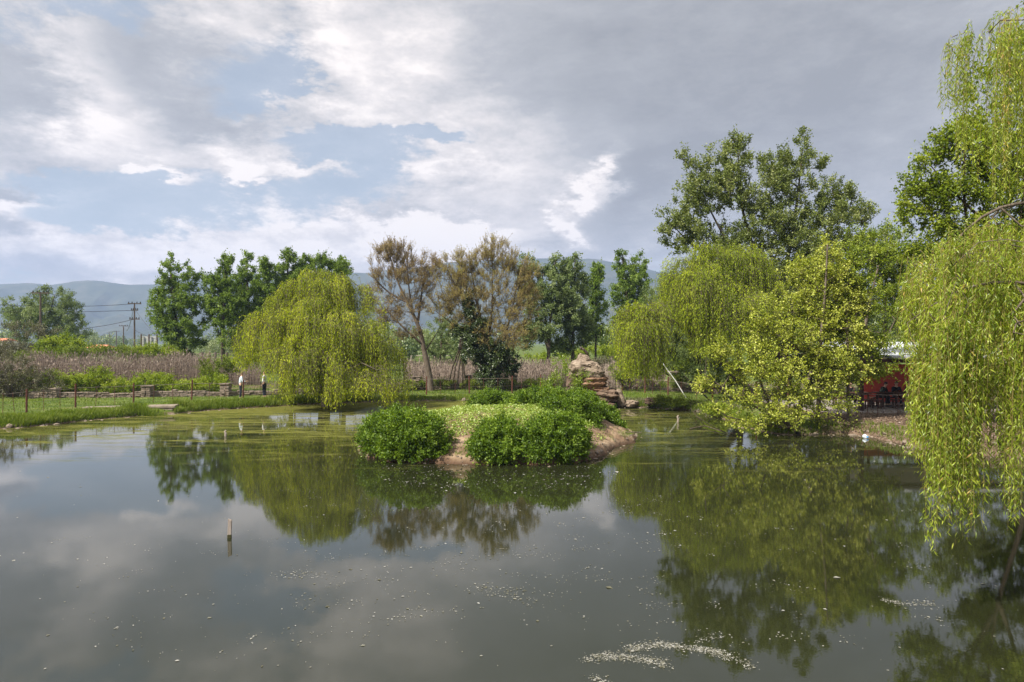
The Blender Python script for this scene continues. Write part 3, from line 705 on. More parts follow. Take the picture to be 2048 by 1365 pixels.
popl('round grey-green tree behind the telegraph pole at the far left', 90, 112,
     [(60,625,45,30),(110,612,40,30),(85,640,60,34),(145,650,24,22),(35,650,26,22),(130,628,20,20),(100,665,60,22)], n=170, lm=M['greygreen'], nt=8, nl=20, tl=1.0,
     leaf=(.24, .13), name='broadleaf_tree', fork=.5, up=.3)
popl('pale grey-green tree with a bare dark trunk right of the ivy-covered tree', 1097, 74,
     [(1085,560,26,30),(1110,540,24,22),(1070,590,28,32),(1115,590,36,32),(1140,620,24,30),(1085,640,38,34),(1065,672,26,22),(1055,540,20,22)], n=140, lm=M['greygreen'], leaf=(.17, .14), tl=.8, up=.5)
popl('light green poplar just right of the bare-trunked grey-green tree', 1145, 76,
     [(1150,540,16,24),(1128,560,16,26),(1155,580,22,34),(1140,630,28,34),(1160,665,24,28),(1125,690,22,18)], n=110, lm=M['greygreen'], leaf=(.17, .15), up=.6)
popl('slim narrow poplar with a thin straight trunk behind the boulder stack', 1191, 80,
     [(1195,545,13,22),(1190,580,16,26),(1198,615,15,26),(1188,650,14,22),(1196,675,14,14)], n=60, nt=6, nl=20, lm=M['poplar'], leaf=(.17, .16), r0=.16, fork=.8, up=.6)
popl('dark round-leaved poplar standing behind the left end of the leaning willow', 1262, 84,
     [(1245,530,16,26),(1280,538,17,24),(1262,570,30,28),(1245,600,20,24),(1275,605,26,28),(1255,645,24,28)], n=110, lm=M['poplar'], group=None)

# weeping willow on the far shore
def wl(px, pyt, rx, ry, d, pyb, dd=0, rd=None):   # lobe: centre column, top row, radii, bottom row
    c, r = lobe(px, pyt+ry, rx, ry, d, dd, rd); return (c, r, max(.1, CAMZ-(pyb-HZ)/F*(d+dd)))
b = g3(652, 43.5)
weeping('weeping_willow', 'broad dome-shaped weeping willow trailing into the pond near the two people', b,
    [wl(640,543,70,60,43.5,690), wl(700,556,42,50,43.5,660), wl(742,575,8,30,43.5,640), wl(590,572,50,60,43,720), wl(640,600,90,70,41.5,740), wl(552,612,50,60,42.5,738), wl(512,640,36,60,42,732,1.5),
     wl(720,625,60,70,42,790), wl(765,668,38,60,42,812), wl(612,660,44,60,40.2,815), wl(586,700,22,60,40.5,812), wl(690,720,40,50,39.6,817), wl(740,735,30,40,39.5,800), wl(788,740,16,30,41,812),
     wl(640,640,60,60,45.5,770), wl(520,690,36,40,44.5,735), wl(650,700,30,40,39.3,812), wl(590,690,50,40,40,770)],
    [([b, at(650,740,43.5), at(640,700,43.3)], .32, .24), ([at(645,720,43.3), at(615,660,43), at(590,600,43)], .17, .05), ([at(642,705,43.3), at(672,655,43.2), at(690,590,43.2)], .17, .05),
     ([at(642,700,43.3), at(645,640,43.5), at(640,570,43.5)], .15, .04), ([at(650,740,43.5), at(700,690,42.5), at(745,670,42)], .13, .04), ([at(648,735,43.5), at(590,690,42), at(535,650,42)], .14, .04)],
    330, 20, .085, (.16, .034), M['willow'], M['bark'], twr=.005, bundle=.24)

# budding brown trees
def brown(label, base, lobes, limbs, n, lm, group='budding brown trees behind the stone wall', nt=9, nl=14):
    lobes = [(c_, r_*np.array([1.22, 1.2, 1.1])) for c_, r_ in lobes]; n = int(n*1.9)
    return tree('budding_tree', label, 'tree', base, lobes, limbs, n, nt, nl, .58, (.075, .038), lm, M['bark'], group, up=.75, outw=.45, rnd=.42, rtip=.010, ex=.52, seg=.5,
                twigs=True, twr=.009, pen=.8, arch=.12, power=1.9, spread=.35, vspread=.25)
d = 53.0; b = g3(862, d)
brown('leaning bare-stemmed tree with open brown crown behind the fence', b,
    [lobe(*q, d) for q in [(785,520,38,36),(760,575,24,50),(815,560,40,46),(800,620,40,30),(850,540,28,34),(775,505,28,18),(845,590,22,40),(820,668,24,16),(770,640,20,22)]],
    [([b, at(858,735,d), at(845,700,d), at(846,670,d), at(832,640,d), at(812,600,d), at(790,555,d), at(780,510,d)], .30, .03),
     ([at(846,690,d), at(820,668,d-.3), at(795,645,d-.5), at(765,610,d-.5)], .13, .03), ([at(835,650,d), at(842,600,d+.5), at(850,540,d+.5)], .12, .03), ([at(815,605,d), at(770,585,d), at(745,550,d)], .11, .03),
     ([at(825,625,d), at(815,560,d-.5), at(815,510,d-.5)], .10, .02), ([at(848,705,d), at(868,680,d+1), at(880,655,d+1)], .07, .02)], 190, M['brown_leaf'])
d = 53.0; b = g3(988, d)
brown('wide fan-shaped ochre tree whose trunk is wrapped in dark ivy', b,
    [lobe(*q, d) for q in [(985,520,42,34),(935,535,45,34),(900,560,36,40),(1030,550,40,38),(960,590,60,46),(1030,610,44,50),(900,615,40,34),(1010,670,52,40),(960,650,40,36),(1050,580,24,40),(925,650,30,24),(985,500,20,16)]],
    [([b, at(985,745,d), at(975,700,d), at(960,640,d), at(950,580,d), at(940,530,d)], .34, .03), ([at(985,745,d), at(1005,690,d), at(1025,620,d), at(1035,560,d)], .17, .03),
     ([at(978,705,d), at(935,670,d), at(895,640,d), at(868,620,d)], .15, .03), ([at(975,700,d), at(985,620,d), at(985,520,d)], .14, .03), ([at(960,640,d), at(920,590,d), at(895,540,d)], .13, .03),
     ([at(1000,700,d), at(1045,670,d), at(1062,620,d)], .13, .03)], 420, M['brown_leaf2'])
# dark ivy on its trunk and the forked dead stems beside it
d = 52.6; b = g3(986, d)
bush('ivy_plant', 'dark green ivy mantling the trunk and low fork of the ochre tree', 'ivy', b,
    [lobe(*q[:4], d, 0, 1.0) for q in [(985,766,20,14),(975,750,26,16),(985,738,36,22),(1005,718,30,20),(960,712,34,18),(950,690,26,22),(945,665,22,26),(940,635,14,26),(935,610,9,22),(915,665,14,8),(1020,735,16,14),(955,655,24,14),(985,700,30,18)]],
    330, 7, 14, .36, (.12, .11), M['ivy'], up=.3, power=2.2, stem=M['bark_dark'])
b = g3(912, 54)
dm = MB()
for px0, px1, sx in ((905,921,-1),(914,923,0),(926,920,1),(896,918,-1),(932,919,1)):
    dm.tube([at(px0, 775, 54), at((px0+px1)/2+sx*2, 735, 54), at(px1, 700, 53.8), at(px1+4, 668, 53.6)], [.05,.06,.07,.05], 6)
tag(dm.build('dead_stems', M['bark_dark'], smooth=True, origin=b), 'bare forked dead stems standing left of the ivy-wrapped trunk', 'dead stems')
popl('small pale fresh-leaved tree seen between the leaning tree and the ochre tree', 880, 66,
     [(885,660,26,30),(860,690,22,26),(890,705,22,20)], n=50, lm=M['greygreen'], leaf=(.12,.08), nt=6, nl=16, tl=.6, r0=.1, name='young_tree')

# leaning willow right of the boulders
b = g3(1512, 45)
weeping('weeping_willow', 'tall leaning weeping willow right of the boulder stack, one arm over the water', b,
    [wl(1368,500,24,50,43,650), wl(1420,478,44,70,43,700), wl(1480,484,50,70,43.5,690), wl(1520,525,34,50,44,690), wl(1400,530,46,60,42,680), wl(1460,560,60,60,42,730),
     wl(1298,596,30,40,41,740), wl(1268,608,26,40,41,735), wl(1285,640,30,30,40.2,785), wl(1243,610,16,30,41.5,690), wl(1292,700,8,20,40,810), wl(1420,640,20,30,41.5,720), wl(1540,560,20,40,43,680)],
    [([b, at(1490,780,45), at(1465,740,44.5), at(1432,712,44), at(1400,682,43), at(1360,650,42.5), at(1320,628,41.5), at(1290,615,41)], .36, .07),
     ([at(1480,765,44.8), at(1480,700,44), at(1462,650,43.5), at(1458,600,43), at(1450,540,43), at(1435,500,43)], .24, .05), ([at(1458,610,43), at(1490,560,43.2), at(1500,510,43.5)], .12, .03),
     ([at(1455,590,43), at(1400,550,43), at(1370,520,43)], .12, .03)],
    340, 17, .085, (.16, .034), M['willow2'], M['bark'], twr=.005, bundle=.27)

# trees behind it
d = 47
popl('silvery grey-green bushy tree behind the leaning willow', 1400, 50,
     [(1345,575,30,30),(1320,610,30,32),(1380,640,40,40),(1360,690,36,36),(1400,720,44,36),(1430,680,30,40),(1330,650,24,30),(1440,740,30,24)], n=200, lm=M['greygreen'], leaf=(.12,.05), nt=8, nl=24, tl=.7, name='silver_willow_tree', up=.4)
popl('bright green bushy tree under the arm of the leaning willow', 1352, 56,
     [(1330,700,36,34),(1370,730,30,30),(1310,735,22,20)], n=70, lm=M['bramble_y'], leaf=(.12,.09), nt=7, nl=20, tl=.6, name='bushy_tree', up=.3)
d = 47; b = g3(1575, d)
L = [lobe(*q, d) for q in [(1478,305,26,30),(1462,350,46,40),(1395,352,26,40),(1400,400,46,40),(1345,450,30,30),(1380,470,50,40),(1480,400,56,50),(1540,340,30,30),(1590,330,34,34),(1608,295,18,26),(1570,380,50,45),
     (1640,345,12,28),(1655,400,34,34),(1690,390,26,20),(1710,430,34,24),(1650,450,55,40),(1560,460,70,50),(1470,490,60,40),(1620,520,80,50),(1700,500,40,40),(1520,560,80,50),(1610,620,90,50),(1415,330,12,30),(1370,320,10,20),(1735,425,14,8)]]
L = [(c_, r_*1.13) for c_, r_ in L]
tree('cottonwood_tree', 'very large olive-green cottonwood towering behind the willow and maples', 'tree', b, L,
    [([b, at(1555,680,d), at(1552,600,d)], .5, .32), ([at(1552,605,d), at(1500,480,d), at(1475,380,d), at(1478,300,d)], .2, .03), ([at(1552,605,d), at(1580,500,d), at(1595,400,d), at(1605,300,d)], .2, .03),
     ([at(1530,560,d), at(1450,480,d), at(1400,380,d)], .15, .03), ([at(1560,590,d), at(1630,490,d), at(1700,415,d)], .15, .03), ([at(1510,520,d), at(1400,510,d), at(1345,450,d)], .15, .03)],
    1250, 7, 14, .62, (.135, .10), M['poplar_big'], M['bark_dark'], up=.95, outw=.40, rnd=.45, rtip=.018, power=2.0, frac=.4, vspread=.25)

# yellow-green maples on the right shore
def maple(label, b, L, limbs, n, nt=7, nl=14, leaf=(.088, .080), lm=M['maple'], tl=.5, group='maples on the right shore', **k):
    return tree('maple_tree', label, 'tree', b, L, limbs, n, nt, nl, tl, leaf, lm, M['bark'], group, up=.25, outw=.6, rnd=.55, rtip=.009, ex=.5, seg=.5, twigs=True, twr=.005, power=2.0, spread=.5, **k)
b = np.array([*onz(1606, 868)[:2], .03]); b[1] += .2; d = b[1]
maple('spreading yellow-green maple leaning low over the water from the muddy bank', b,
    [lobe(*q, d, *dd) for q, dd in [((1640,520,26,30),(2,)),((1600,560,40,36),(1.5,)),((1660,560,40,36),(2,)),((1570,610,40,32),(1,)),((1640,620,60,40),(1,)),((1530,655,40,30),(0,)),((1600,680,60,36),(0,)),((1500,700,36,24),(-.5,)),
     ((1440,700,30,22),(-1,)),((1560,740,60,36),(-.6,)),((1480,745,40,22),(-1,)),((1640,720,50,36),(0,)),((1420,765,40,16),(-1,)),((1500,790,55,22),(-1.2,)),((1590,790,50,26),(-.6,)),((1440,810,34,12),(-1.4,)),((1640,790,40,24),(0,)),
     ((1500,845,50,9),(-1.5,)),((1560,820,60,16),(-1,)),((1395,705,14,10),(-1,)),((1700,600,30,40),(2,)),((1690,810,30,9),(-.5,)),((1660,830,30,8),(-.6,))]],
    [([b, b+[-.35,-.1,.25], at(1560,845,d-.2), at(1525,800,d-.4), at(1520,760,d-.6)], .13, .05), ([b+[-.3,-.1,.22], at(1540,852,d-.8), at(1490,845,d-1.2), at(1450,832,d-1.4)], .10, .02),
     ([at(1590,862,d-.1), at(1600,800,d), at(1640,700,d+.8), at(1640,600,d+1.6), at(1638,530,d+2)], .12, .03), ([at(1560,845,d-.2), at(1520,815,d-1), at(1460,790,d-1), at(1410,750,d-1)], .07, .02),
     ([at(1540,820,d-.3), at(1570,760,d-.3), at(1600,690,d)], .08, .02)], 430, nt=6, nl=12)
b = np.array([*onz(1642,868)[:2], .08]); b[1] += .4; d = b[1]
maple('upright maple with a straight stem beside the leaning maple', b,
    [lobe(*q, d, dd) for q, dd in [((1650,560,50,50),.5),((1690,600,40,50),.5),((1640,650,50,40),.5),((1700,680,40,40),0),((1670,740,50,36),0),((1720,740,30,16),0),((1660,500,18,22),.5)]],
    [([b, at(1640,760,d), at(1640,680,d), at(1650,600,d), at(1655,490,d)], .12, .03)], 190, nl=11)
b = g3(1699, 31.2); b[2] = .15; d = 31.2
maple('thin-stemmed young maple at the water edge beside the floating litter', b,
    [lobe(*q, d, 1) for q in [(1690,560,40,40),(1735,600,45,40),(1700,650,40,30),(1740,690,50,20),(1720,530,36,26),(1765,520,30,34),(1745,740,40,10),(1675,700,30,20)]],
    [([b, at(1696,800,d), at(1697,700,d), at(1690,600,d+.5), at(1700,520,d+1)], .085, .03)], 170, lm=M['maple_dark'])
b = g3(1722, 35.0); d = 35.0
maple('thicker grey maple trunk standing before the red pavilion wall', b,
    [lobe(*q, d, 1) for q in [(1720,500,40,40),(1770,480,40,30),(1770,560,50,40),(1720,600,40,40),(1790,620,50,40),(1740,665,50,24),(1800,560,40,50),(1690,640,30,30),(1750,720,50,10),(1820,660,30,30)]],
    [([b, at(1721,790,d), at(1720,720,d), at(1735,620,d), at(1760,520,d)], .17, .04), ([at(1721,735,d), at(1700,705,d), at(1690,660,d)], .08, .02), ([at(1722,735,d), at(1760,712,d), at(1790,640,d)], .08, .02)], 200, lm=M['maple_dark'])
b = g3(2066, 26.3); d = 26.3
tree('maple_tree', 'tall dark-stemmed maple at the right rising above the pavilion', 'tree', b,
    [lobe(*q, d, dd) for q, dd in [((1930,260,26,26),0),((1900,300,40,34),0),((1850,330,40,24),0),((1960,300,50,50),0),((1830,380,30,30),0),((1890,390,50,40),0),((1970,390,60,50),0),((1830,430,36,26),0),((1900,450,50,30),0),
     ((2040,330,50,60),.5),((2060,430,60,50),.5),((1980,470,60,26),0),((2100,250,60,60),1),((1850,500,40,30),0),((1960,540,60,30),1),((2120,500,60,60),1)]],
    [([b, at(2040,720,d), at(2000,620,d), at(1982,520,d), at(1975,420,d), at(1968,300,d)], .12, .03), ([at(1982,560,d), at(1930,460,d), at(1925,380,d), at(1930,280,d)], .09, .03), ([at(1995,600,d), at(2040,470,d), at(2050,340,d)], .1, .03),
     ([at(1980,540,d), at(1890,450,d), at(1840,400,d)], .07, .02), ([at(1975,450,d), at(1900,380,d), at(1860,330,d)], .06, .02)],
    520, 6, 13, .5, (.115, .09), M['maple_dark'], M['bark_dark'], 'maples on the right shore', up=.2, outw=.6, rnd=.5, rtip=.010, twigs=True, twr=.005, power=2.0)

maple('dense dark maple behind the hanging willow curtain at the right edge', g3(2075, 29.5),
    [lobe(*q, 29.5, dd) for q, dd in [((2000,560,60,50),.5),((2080,560,70,60),0),((2010,640,50,40),0),((2090,660,70,60),0),((2040,740,50,36),0),((1900,600,50,40),.5),((1960,500,50,40),.5),((2140,760,60,40),0),((1940,650,50,26),0)]],
    [([g3(2075,29.5), at(2075,720,29.5), at(2060,620,29.5), at(2050,520,29.5)], .13, .03), ([at(2070,700,29.5), at(1990,620,29.7), at(1930,580,29.8)], .07, .02)], 330, lm=M['maple_dark'])
# background screen of trees at the right
popl('pale green tree behind the gap between cottonwood and right-hand maple', 1770, 66,
     [(1775,480,40,26),(1740,520,40,36),(1800,530,50,36),(1760,600,60,50),(1830,620,60,50),(1700,620,50,50),(1770,680,80,36)], n=200, lm=M['greygreen'], leaf=(.15,.10), nt=7, nl=20, tl=.8, name='broadleaf_tree', up=.3)
popl('green tree behind the pavilion roof at the right edge', 1930, 52,
     [(1900,520,60,50),(1980,500,60,50),(2060,520,70,50),(1930,600,80,50),(2040,620,90,60),(1900,670,60,40),(2120,560,60,80)], n=240, lm=M['bramble'], leaf=(.14,.11), nt=7, nl=20, tl=.8, name='broadleaf_tree', up=.3)
popl('leafy green tree filling the gap behind the upright maple', 1620, 50,
     [(1560,700,50,40),(1620,690,60,50),(1680,700,50,46),(1540,740,40,26),(1600,740,60,26),(1690,750,40,16)], n=160, lm=M['bramble'], leaf=(.14,.10), nt=7, nl=20, tl=.7, name='broadleaf_tree', up=.3)
# shore trees beyond the right frame edge stand where their reflections need them
popl('dense green tree on the right bank just outside the pavilion', 2250, 20,
     [(2200,200,200,150),(2350,350,200,200),(2150,500,120,120),(2300,80,160,120),(2180,-60,100,80)], n=260, lm=M['maple_dark'], leaf=(.13,.10), nt=6, nl=16, tl=.6, name='bank_tree', up=.3, r0=.2)

# the near weeping willow hanging into the picture at the right
def near_willow():
    base = np.array([12.6, 12.6, gnd(12.6, 12.6)]); root = empty('weeping_willow', base, 'close weeping willow whose yellow-green curtains hang at the right edge', 'tree')
    # (px range, top row range, bottom row range, distance range, bundles, strands)
    H = [((1893,1915),(70,100),(215,250),(12.6,13.2),7,3), ((1915,1960),(50,80),(260,400),(12.4,13.6),11,2), ((1960,2060),(20,80),(260,460),(12,14),28,3), ((2050,2300),(-40,60),(300,500),(11,15),36,3),
         ((1880,1960),(450,510),(560,680),(11,12.5),20,4), ((1810,1860),(490,570),(600,700),(11.5,13),14,4), ((1805,1818),(560,640),(700,730),(11.2,12),5,4), ((1850,1960),(480,600),(640,800),(10.5,13),48,4), ((1960,2060),(430,600),(640,840),(10.5,13.5),62,4),
         ((1826,1855),(640,720),(860,900),(10.6,11.2),12,4), ((1828,1848),(700,760),(915,945),(10.4,10.8),6,3), ((1856,1900),(600,720),(900,1040),(10,11),22,4), ((1866,1886),(700,760),(1070,1098),(10.1,10.4),3,3), ((1890,1930),(560,740),(960,1050),(9.8,11),18,4),
         ((1935,1962),(600,740),(1020,1095),(9.9,10.4),11,4), ((1900,2000),(640,760),(800,880),(10.5,12.5),26,4), ((2006,2020),(640,760),(960,1040),(10.2,10.6),4,3), ((2024,2044),(640,760),(1020,1072),(10,10.4),5,4),
         ((2000,2060),(600,760),(840,960),(10.2,12),14,4), ((2060,2260),(100,700),(700,1000),(9,13),60,4)]
    tb, lb = MB(), MB(); tops = []
    for (x, yt, yb, dr, nb, ns) in H:
        pxs = rng.uniform(*x, nb); t0 = rng.uniform(*yt, nb); b0 = rng.uniform(*yb, nb); dd = rng.uniform(*dr, nb)
        B = np.array([at(a, t, q) for a, t, q in zip(pxs, t0, dd)]); Ln = (b0-t0)/F*dd
        tops.append(B)
        P0 = np.repeat(B, ns, 0)+rng.normal(0, .07, (nb*ns, 3)); Ls = np.repeat(Ln, ns)*rng.uniform(.78, 1.04, nb*ns)
        out = unit(rng.normal(0, .6, (nb*ns, 3))*[1, 1, 0]+np.array([-.75, -.2, 0]))
        P = strandset(P0-out*.12, out, rng.uniform(.05, .3, nb*ns), Ls, 12, .05, None)
        strips(P, np.broadcast_to(np.linspace(.0034, .0014, 12)[None, :], P.shape[:2]), tb)
        v0 = np.repeat(rng.normal(.46, .12, nb), ns)+rng.normal(0, .05, nb*ns)
        per = max(8, int(np.mean(Ls)/.040)); strand_leaves(lb, P, per, .100, .0165, v0, curve=True, hang=.60, jit=.02)
    tops = np.concatenate(tops)
    lim = [([base, base+[-.3,.1,2.5], base+[-.9,.2,5.0], np.array([10.6,12.9,8.6])], .38, .16), ([base+[-.6,.1,3.6], np.array([10.4,12.4,6.0]), np.array([9.3,12.2,6.7]), np.array([8.3,12.0,6.5]), np.array([7.5,11.9,6.0]), np.array([7.2,11.8,5.3])], .12, .008),
           ([np.array([10.6,12.9,8.6]), np.array([9.4,13.0,9.7]), at(1960, 42, 13.0), at(1925, 60, 12.9), at(1900, 78, 12.9)], .09, .012), ([base+[-.3,.1,2.5], np.array([9.4,11.2,4.6]), np.array([7.8,10.8,5.1]), np.array([6.6,10.8,4.9]), np.array([6.1,10.8,4.3])], .11, .006),
           ([np.array([10.6,12.9,8.6]), np.array([11.5,12,10]), np.array([12,11,11])], .12, .03)]
    sk = Skel()
    for i, (p, r0, r1) in enumerate(lim): sk.limb(p, r0, r1, None if i == 0 else 1)
    sk.grow(tops[rng.random(len(tops)) < .4], seg=.4, pen=.1, arch=-.15, jit=.03)
    t2 = MB(); sk.mesh(t2, .007, .5)
    t2.build('trunk', M['bark'], root, smooth=True); tb.build('hanging_twigs', M['twig_yellow'], root, smooth=True); lb.build('crown', M['willow_near'], root, attr=True)
near_willow()

# ------------------------------------------------------------------ shrubs on the island
def ibush(label, name, foot, lobs, n, lm=M['nettle'], nt=7, nl=13, tl=.26, leaf=(.085, .052), **k):
    fx, fd = foot; x = (fx-1024)/F*fd; z = float(island_z(np.array([x]), np.array([fd]))[0])
    k.setdefault('power', 3.2)
    return bush(name, label, 'nettle patch' if name == 'nettle_bush' else 'sapling', (x, fd, z), [lobe(*q[:4], q[4], 0, q[5]) for q in lobs], n, nt, nl, tl, leaf, lm, 'leafy clumps growing on the island', zmin=.05, up=.45, outw=.7, rnd=.5, **k)
ibush('large rounded nettle clump at the left end of the island', 'nettle_bush', (805,24.9),
      [(775,872,48,42,24.9,.9),(815,878,56,48,24.0,.8),(852,886,48,44,23.6,.7),(800,844,44,22,25.6,.8),(750,870,32,38,25.3,.6),(835,854,40,24,25.2,.8),(838,868,46,40,24.4,.8),(822,905,64,20,23.35,.35),(765,893,34,18,24.3,.4)], 760)
ibush('nettle clump in the middle of the island front beside the bare gap', 'nettle_bush', (985,24.0),
      [(990,888,42,38,23.6,.7),(1002,872,38,34,24.2,.7),(966,900,26,24,23.2,.4),(1024,893,24,30,23.6,.5),(998,908,44,18,23.0,.3)], 480)
ibush('bulging nettle clump at the right of the island front beside the sandy slope', 'nettle_bush', (1108,24.0),
      [(1100,882,48,42,23.7,.8),(1132,878,40,42,23.9,.8),(1076,884,30,36,23.9,.6),(1112,858,46,24,24.6,.8),(1145,888,28,32,23.7,.5),(1100,908,56,20,23.1,.35)], 620)
ibush('low nettle clump on the back left of the island mound', 'nettle_bush', (985,32.5),
      [(980,800,30,16,32.5,.9),(1000,806,26,14,32,.8),(955,810,20,9,32.4,.7)], 120)
ibush('flat nettle clump on the back of the mound left of the tall clump', 'nettle_bush', (1060,31.5),
      [(1050,803,30,16,31.5,.9),(1080,800,26,20,31.2,.8),(1030,812,22,9,31.3,.6)], 140)
ibush('tallest nettle clump on the island, in front of the boulder stack', 'nettle_bush', (1145,28.8),
      [(1135,822,54,32,29.4,1.0),(1158,812,38,26,29.8,.9),(1165,825,36,34,28.6,.9),(1105,802,26,20,30.2,.8),(1180,845,20,20,28.2,.6)], 420)
ibush('nettle clump spilling down the back right edge of the island', 'nettle_bush', (1222,30.3),
      [(1212,838,18,20,30.2,.7),(1228,850,16,14,30,.6),(1205,825,14,14,30.8,.6)], 120)
ibush('yellowish upright sapling sprouting above the tallest nettle clump', 'sapling', (1128,31.3),
      [(1125,765,26,22,31.2,.5),(1110,742,8,18,31.2,.3),(1130,735,7,22,31.2,.3),(1150,765,14,18,31.2,.4),(1095,770,14,12,31.2,.4),(1170,760,8,12,31.2,.3)], 75, lm=M['nettle_y'], nt=4, nl=8, tl=.30, leaf=(.075,.045))

def ground_cover():
    n = 26000; x = rng.uniform(-4.6, 3.6, n); y = rng.uniform(23.6, 33, n); d = sdist(isl, x, y)
    m = (.12+fbm(x*1.2, y*1.2, 4)+.30*sstep(.6, 2.2, d)-.45*sstep(26.2, 24.8, y)-.5*sstep(2.2, 3.4, x)*sstep(31, 29, y) > -.05) & (d > .25); x, y = x[m], y[m]
    z = island_z(x, y)+rng.uniform(.02, .14, len(x)); D = unit(rng.normal(size=(len(x), 3))*[1, 1, .5]+[0, 0, .15])
    lb = MB(); leaves(lb, np.stack([x, y, z], 1), D, .075, .06, np.clip(rng.normal(.5, .22, len(x))+.25*fbm(x*2, y*2, 3), 0, 1))
    tag(lb.build('ground_cover', M['clover'], attr=True), 'low light green ground cover on the crown of the island mound', kind='stuff')
ground_cover()

# ------------------------------------------------------------------ grass
def grass_blades(n, xf, h, w, mat_, name, label, vb=.5):
    x, y, hs = xf(n); z = gz(x, y); n = len(x); B = np.stack([x, y, z-.01], 1)
    lean = rng.normal(0, .32, (n, 3)); lean[:, 2] = 1; D = unit(lean); hh = h*hs*rng.uniform(.5, 1.2, n)
    s = unit(np.cross(D, rng.normal(size=(n, 3)))); ww = (w*rng.uniform(.7, 1.3, n))[:, None]
    tip = B+D*hh[:, None]; tip[:, 2] -= hh*.12; mid = B+D*(hh*.55)[:, None]+np.array([0, 0, 1.])*(hh*.08)[:, None]
    V = np.stack([B-s*ww*.5, B+s*ww*.5, mid+s*ww*.35, tip, mid-s*ww*.35], 1).reshape(-1, 3); b_ = np.arange(n)[:, None]*5
    mb = MB(); mb.add(V, b_+np.array([0, 1, 2, 4]), b_+np.array([4, 2, 3]), np.repeat(np.clip(rng.normal(vb, .2, n)+.25*fbm(x*.8, y*.8, 3), 0, 1), 5))
    o = mb.build(name, mat_, attr=True); tag(o, label, kind='stuff')
def shore_edge(n):
    k = rng.choice(len(pond_px)-1, n*3); a = pond[k]; b_ = pond[k+1]; t = rng.random((n*3, 1)); p = a+(b_-a)*t+rng.normal(0, 1, (n*3, 2))*np.where(a[:, :1] < -10, 1.5, .9)
    x, y = p[:, 0], p[:, 1]; d = sdist(pond, x, y); out = -d
    left = (x < -10)*1.0
    keep = (out > -.12) & (out < .75+1.6*left) & (rng.random(len(x)) < np.where(x > 12.2, .12, 1.0)) & (gz(x, y, d) > .03)
    x, y, out = x[keep][:n], y[keep][:n], out[keep][:n]
    pc = 1024+F*x/y; kk = ~((pc > 296) & (pc < 349) & (x < -10)); x, y, out = x[kk], y[kk], out[kk]
    hs = (.8+.6*fbm(x*1.2, y*1.2, 3))*np.where(x < -10, 1.5, .85)*(1-.45*sstep(1.0, 2.3, out)); return x, y, np.maximum(hs, .2)
grass_blades(80000, shore_edge, .30, .022, M['grass'], 'shore_grass', 'dense bright green grass along the rim of the pond', .62)
def lawn(n):
    x = rng.uniform(-36, 22, n); y = rng.uniform(32, 60, n); d = -sdist(pond, x, y)
    keep = (d > .3) & ((x < 12) | (y > 45)); x, y = x[keep], y[keep]; return x, y, np.maximum(.35, .8+.8*fbm(x*.6, y*.6, 3))
grass_blades(70000, lawn, .16, .028, M['grass'], 'lawn_grass', 'short uneven grass of the lawn around the pond', .5)
def tall_tuft(n):
    x = []; y = []
    for px in (262, 285, 300, 312, 322, 350, 362): 
        c = onz(px, 832.5 if px < 335 else 824, 0); m = n//7; x.append(c[0]+rng.normal(0, .22, m)); y.append(c[1]+.15+rng.normal(0, .15, m))
    x = np.concatenate(x); y = np.concatenate(y); return x, y, np.full(len(x), 1.0)
grass_blades(1500, tall_tuft, .62, .022, M['grass'], 'water_iris_blades', 'tall upright grass blades in front of the concrete slab', .6)
def weeds(n):
    x = rng.uniform(7, 12.5, n); y = rng.uniform(37, 46, n); d = -sdist(pond, x, y); k = (d > -.1) & (d < 2.2) & (fbm(x, y, 3) > -.15); return x[k], y[k], np.ones(k.sum())
grass_blades(9000, weeds, .28, .03, M['bramble_b'], 'bank_weeds', 'mixed dull weeds on the bank under the leaning willow', .6)

# dead leaves on the bare bank
def litter_leaves():
    n = 9000; x = rng.uniform(12, 26, n); y = rng.uniform(22, 38, n); d = -sdist(pond, x, y); k = (d > .1); x, y = x[k], y[k]
    mb = MB(); leaves(mb, np.stack([x, y, gz(x, y)+.02], 1), unit(rng.normal(size=(len(x), 3))*[1, 1, .2]), .09, .06, rng.random(len(x)))
    tag(mb.build('fallen_leaves', leafmat('fallen_leaves_brown', [(.08,.05,.03), (.17,.11,.07), (.26,.19,.13)], .1), attr=True), 'brown fallen leaves scattered over the bare bank', kind='stuff')
litter_leaves()

